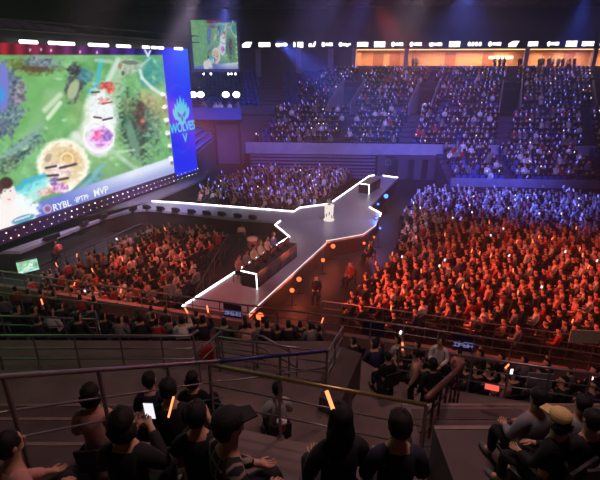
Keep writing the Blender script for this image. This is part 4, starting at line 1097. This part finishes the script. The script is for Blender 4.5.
# lone chair facing viewers near desk end
# ------------------------------------------------------------ phone, sticks, cup and small things near
def phone(label,p,rz,tilt,matl=E_phone,s=1):
    t=thing('mobile_phone',label,'phone',p,rz); t.rotation_euler=(tilt,0,rz); t.scale=(s,s,s)
    m=MB(); m.box(-.038,.038,-.004,.004,-.08,.08); m.build('case',M_black,t,bevel=.004)
    m=MB(); m.box(-.034,.034,-.0065,-.004,-.072,.074); m.build('screen',matl,t); return t
hp_=hp_[0]; hs_=hp_.scale[0]; phone('lit white phone held up at the lower left',Vector(hp_.location)+hs_*(Matrix.Rotation(-.05,3,'Z')@Vector((.045,.37,1.07))),-.05,.1,emat('phone white',(.95,.93,1),1.0),1.3)
p=at(513,372,3.6); phone('small bright phone among the dark rows at the right',atD(511,372,9.6),0,0,emat('phone bright',(.9,.95,1),2),1.3)
def stick(label,pa,pb,matl,r=.022):
    t=thing('light_stick',label,'light stick'); d=(pb-pa); m=MB(); m.tube([pa-d*.3,pa+d*.1],r*.7,8); m.build('handle',M_black,t); m=MB(); m.tube([pa,pb],r,10); m.build('glow_tube',matl,t)
E_so=emat('glow orange',(1,.28,.1),2.2); E_sr=emat('glow red',(1,.12,.08),1.1)
stick('orange light stick above the long dark hair',atD(333,409,2.4),atD(326.5,391,2.5),E_so,.014)
stick('slim orange light stick held upright right of the lit phone',atD(168.5,417,3.4),atD(173.5,397,3.4),E_so,.010)
stick('short red light tube lying on the right landing',atD(485,386.0,6.5),atD(499,389,6.4),E_sr,.05)
# paper cup
p=atD(283,428,2.95); p.z=5.62
pc=at(282,430,5.62); t=thing('paper_cup','red and white paper cup with lid on the centre ledge','cup',pc); 
m=MB(); m.lathe([(.03,0),(.042,.09)],(0,0,0),16); m.build('cup_body',M_red,t); m=MB(); m.lathe([(.045,.09),(.045,.105),(.03,.12),(.028,.125)],(0,0,0),16); m.build('lid',M_white,t); t.scale=(1.8,1.8,1.8)
# red bag beside the stairs
p=at(207,358,3.7); t=thing('shoulder_bag','red bag standing beside the short stair handrail','bag',p)
m=MB(); m.box(-.2,.2,-.1,.1,0,.36); m.build('bag_body',M_red,t,bevel=.07); m=MB(); m.tube([(-.13,0,.34),(-.1,0,.5),(.1,0,.5),(.13,0,.34)],.015,6); m.build('strap',M_red,t)
# orange placard held at right edge
p=at(584,340,3.0); t=thing('placard','pale orange placard held up by the right edge','sign',(p.x,p.y,2.75),-.1); m=MB(); m.box(-.45,.45,-.02,.02,.15,.6); m.build('board',mat('placard card',rgb(250,215,190),.7),t); m=MB(); m.tube([(0,.03,-1.2),(0,.03,.5)],.015,6); m.build('stick',M_brown,t)
# grey sheet on rail
a_=at(527,381,3.95); t=thing('folded_sheet','pale grey sheet draped on the right walkway railing','cloth'); b_=at(552,383,3.95); m=MB(); m.wall(a_,b_,3.75,4.2,.04); m.build('sheet',k_grey,t)
# ------------------------------------------------------------ trophy pedestal
p=at(328.8,220,ZS); t=thing('trophy_pedestal','glowing white round pedestal at the stage centre','pedestal',p)
m=MB(); m.lathe([(.36,0),(.36,.06),(.3,.1),(.3,.95),(.34,1.0),(.34,1.06)],(0,0,0),24); m.build('column',emat('pedestal glow',(1,.88,.82),.95),t)
m=MB()
for k in range(10):
    a=2*PI*k/10; m.box(-.03,.03,-.01,.01,.2+.12*(k%3),.42+.12*(k%3),Matrix.Rotation(a,4,'Z')@Matrix.Translation((0,.31,0)))
m.build('surface_badge',mat('badge gold',rgb(150,110,90),.4),t)
t2=thing('trophy','small silver trophy cup standing on the white pedestal','trophy',p+Vector((0,0,1.06)))
m=MB(); m.lathe([(.12,0),(.12,.04),(.03,.08),(.03,.16),(.12,.26),(.15,.4),(.13,.42)],(0,0,0),16); m.build('bowl',mat('silver',rgb(220,220,225),.2,.9),t2)
for s in (-1,1): m=MB(); m.tube([(s*.13,0,.36),(s*.22,0,.34),(s*.2,0,.24),(s*.08,0,.2)],.012,6); m.build('handle',MATS['silver'],t2)
# floor stools/drums
def drum(label,px,py):
    p=at(px,py,0); t=thing('round_drum',label,'drum',p); m=MB(); m.lathe([(.3,0),(.33,.05),(.33,.5)],(0,0,0),24); m.build('shell',mat('drum shell',rgb(150,70,60),.6),t); m=MB(); m.lathe([(.35,.5),(.36,.56),(.33,.62)],(0,0,0),24); m.build('rim',mat('drum top',rgb(225,150,130),.5),t)
drum('round red drum with pale top on the dark floor left of the runway',252.5,247); drum('round red drum with pale top on the dark floor right of the stage',404,250)
# floor operators sitting near the stage (photographers)
for i,(px,py,b_) in enumerate(((242,243,'beside the round red drum'),(225,252,'left of the round red drum'),(61,262,'beside the small green monitor'),(370,262,'on the dark floor right of the stage'),(350,285,'near the orange lamps right of the runway'),(316,300,'at the foot of the runway by the rail'))):
    p=at(px,py,0); o=bpy.data.objects.new('person',TEMPL[(['pale pink','black','red','black','red','black'][i],'sit','lap')]); C.objects.link(o); o.location=p; o.rotation_euler=(0,0,.6*i); o['label']='crew member seated '+b_; o['category']='person'
    c=bpy.data.objects.new('folding_chair',CHAIR_ME); C.objects.link(c); c.location=p; c.rotation_euler=(0,0,.6*i); c['label']='dark chair of the crew member '+b_; c['category']='chair'
# small green monitor on the floor left
pm=[at(15.6,262.5,2.05),at(36.5,257.7,2.05)]
a_,b_=pm; t=thing('floor_monitor','small monitor showing the green game picture at the left below the stage','monitor'); d_=(b_-a_).normalized(); n2=Vector((d_.y,-d_.x,0)); hgt=.62
def mw(u,z): return np.stack([a_.x+(b_.x-a_.x)*u+n2.x*.06,a_.y+(b_.y-a_.y)*u+n2.y*.06,2.05-hgt+hgt*z],1)
def mc(u,z):
    uu=-20+u*(18+cL); zz=zb+.45+(zt-zb-.6)*z; q_,r_=scr_px(uu,zz); return np.clip(game_paint(q_,r_)*.6+np.array([.3,.42,.36]),0,1)
led_mesh('picture',0,1,0,1,50,34,mw,mc,E_game,t)
m=MB(); m.wall(a_,b_,2.0-hgt,2.1,.1); m.build('case',M_black,t); c_=(a_+b_)/2
m=MB(); m.tube([(c_.x,c_.y,0),(c_.x,c_.y,1.5)],.04,8); m.tube([(c_.x-.3,c_.y,.02),(c_.x+.3,c_.y,.02)],.03); m.build('stand',M_black,t)
# stage side lamps on the floor right of the runway
def floor_lamp(px,py,h,matl,label,r=.11,col=None,en=0):
    p=at(px,py,h); t=thing('stage_lamp',label,'lamp',(p.x,p.y,0)); m=MB(); m.ell((0,-.03,h),(r,r*.7,r)); m.build('lens',matl,t)
    m=MB(); m.lathe([(r*.9,-.02),(r*1.1,.1),(r*.5,.22)],(0,0,0),12,Matrix.Translation((0,.0,h))@Matrix.Rotation(-PI/2,4,'X')); m.build('housing',M_black,t)
    m=MB(); m.tube([(0,.12,0),(0,.12,h)],.025,6); m.box(-.25,.25,.1,.14,0,.03); m.box(-.02,.02,-.13,.37,0,.03); m.build('stand',M_black,t)
    if en:
        L=bpy.data.lights.new('lamp','POINT'); L.color=col; L.energy=en; L.shadow_soft_size=.12; lo=bpy.data.objects.new('lamp_glow',L); C.objects.link(lo); lo.location=(p.x,p.y-.25,h+.05)
for px,py,r,lb in ((333,246,.13,'orange stage lamp beside the hub corner'),(332,238,.09,'upper orange stage lamp beside the hub corner'),(323,260,.1,'small orange lamp beside the runway edge'),(299,279,.12,'bright orange lamp by the runway middle'),(292,290,.11,'orange lamp low beside the runway'),(260,316,.17,'largest orange lamp at the runway foot'),(364,243,.07,'small orange lamp under the stage hub'),(374,237,.06,'tiny orange lamp right of the hub')):
    floor_lamp(px,py,.9,E_orange,lb,r,(1,.16,.06),45)
for px,py,r,lb in ((386,196,.17,'bright blue stage lamp right of the far runway'),(378,204,.08,'small blue lamp at the hub corner'),(376,218,.07,'lower small blue lamp by the hub'),(380,228,.06,'tiny blue lamp below the hub corner')):
    floor_lamp(px,py,1.4,E_blue,lb,r,(.08,.2,1),40)
for px,py,lb in ((307,268,'upright glowing tube beside the runway desk'),(364,238,'upright glowing tube below the stage hub')):
    p=at(px,py+6,0); t=thing('light_tube',lb,'lamp',p); m=MB(); m.tube([(0,0,.1),(0,0,1.0)],.04,8); m.build('tube',emat('tube glow',(1,.5,.35),1.5),t); m=MB(); m.lathe([(.12,0),(.12,.1)],(0,0,0),12); m.build('base',M_black,t)
# suite guests
random.seed(11)
for i,px in enumerate((413,416,495,500,504,520,523,540,543,549,553,559,563,569,575)):
    t_=t_of(px,60,11.5,qs+.8); p=fp(t_,qs+.6+random.uniform(0,.8),10.35); o=bpy.data.objects.new('person',TEMPL[(random.choice(['black','grey','dark blue']),'stand','down')]); C.objects.link(o); o.location=p; o.rotation_euler=(0,0,rz_far+random.uniform(-1,1)); o.scale=(.93,)*3
    o['label']='guest in dark clothes standing in the '+('long central' if px<526 else 'right hand crowded')+' lit suite'; o['category']='person'; o['group']='guests in the lit suites '+('central' if px<526 else 'right')
# roof trusses
for i,y in enumerate((24,36,48)):
    t=thing('roof_truss',f"black roof truss hung below the ceiling, {['nearest','middle','farthest'][i]} of three",'truss'); m=MB()
    for dz in (0,.6): 
        for dy in (0,.6): m.tube([(-16,y+dy,16.2+dz),(34,y+dy,16.2+dz)],.05,6)
    for k in range(50): m.tube([(-16+k,y,16.2+(k%2)*.6),(-15+k,y,16.2+((k+1)%2)*.6)],.025,5)
    for x in (-15,0,15,33): m.tube([(x,y,16.8),(x,y,RZ)],.02,5)
    m.build('truss_frame',M_black,t)
# ------------------------------------------------------------ lights
def spot(pos,tgt,col,en,ang,size=.3,blend=.9):
    L=bpy.data.lights.new('spot','SPOT'); L.color=col; L.energy=en; L.spot_size=math.radians(ang); L.spot_blend=blend; L.shadow_soft_size=size
    o=bpy.data.objects.new('spot_light',L); C.objects.link(o); o.location=pos; d=Vector(tgt)-Vector(pos); o.rotation_euler=d.to_track_quat('-Z','Y').to_euler(); return o
RED=(1,.13,.07); ORG=(1,.22,.12); BLU=(.06,.13,1); PUR=(.35,.28,1)


spot((-7,20,10),(11,17.5,0),RED,19000,46)          # red wash on the right block, from the stage side
spot((4,27,14),(14,21.5,0),RED,7500,54)
spot((16,12,14),(12,20,0),ORG,2600,75)
spot((-12,25,10),(-6.5,20,0),(1,.14,.09),6500,60)
spot((4,12,15),(-6,21,0),(1,.22,.14),3000,50)
spot((-2,40,13),(15,34,0),BLU,60000,34)
spot((17,30,15),(18,34.5,0),BLU,13000,48)
spot((4,28,15),(-2,41,0),(.13,.15,1),9000,42)
spot((2,24,15),(-4,50,4),(.3,.3,1),13000,30)
spot((0,20,15.5),(8,52,5),(.4,.3,1),11000,50)
spot((18,22,15.5),(20,52,5),(.4,.3,1),11000,55)
spot((8,20,15.5),(10,60,8),(.8,.5,.85),6000,80)
spot((10,30,15.5),(14,46,1.5),(.1,.17,1),16000,70)
spot((-4,30,15.5),(-13,54,6),(.3,.3,1),14000,50)
spot((6,24,15.5),(3,31,0),(.85,.74,1),5600,52)   # stage white
spot((-4,20,15.5),(-10.2,33.5,1.2),(.85,.68,1),26000,26)
spot((-6,30,15),(-13.2,27.0,1.2),(.95,.72,1),17000,27)
spot((-6,42,15.5),(-11.5,49,5),(.15,.2,1),20000,60)
spot((4,12,15.5),(-.5,23.5,0),(.95,.8,.9),5200,24)
spot((-3,12,15.5),(-16,22.5,1.2),(1,.6,.75),9000,22)
spot((2,16,12),(-1.5,25.0,1.5),(1,.8,.65),4500,18)
spot((3,9,15.5),(0,6,4),(1,.5,.45),680,120,.5)     # dim red on the near terraces
spot((2,4,15.5),(0,8.5,3.5),(1,.68,.66),640,110,.6)
hz=MB(); hz.box(-30,40,9,64,.02,16)
hm=bpy.data.materials.new('haze'); hm.use_nodes=True; n=hm.node_tree.nodes; l=hm.node_tree.links; n.clear()
vs_=n.new('ShaderNodeVolumeScatter'); vs_.inputs['Density'].default_value=.0045; vs_.inputs['Color'].default_value=(1,.95,1,1); vs_.inputs['Anisotropy'].default_value=.2
oo=n.new('ShaderNodeOutputMaterial'); l.new(vs_.outputs[0],oo.inputs['Volume'])
o=hz.build('haze',hm); setp(o,'thin stage haze filling the air of the whole arena','haze',None,'stuff')
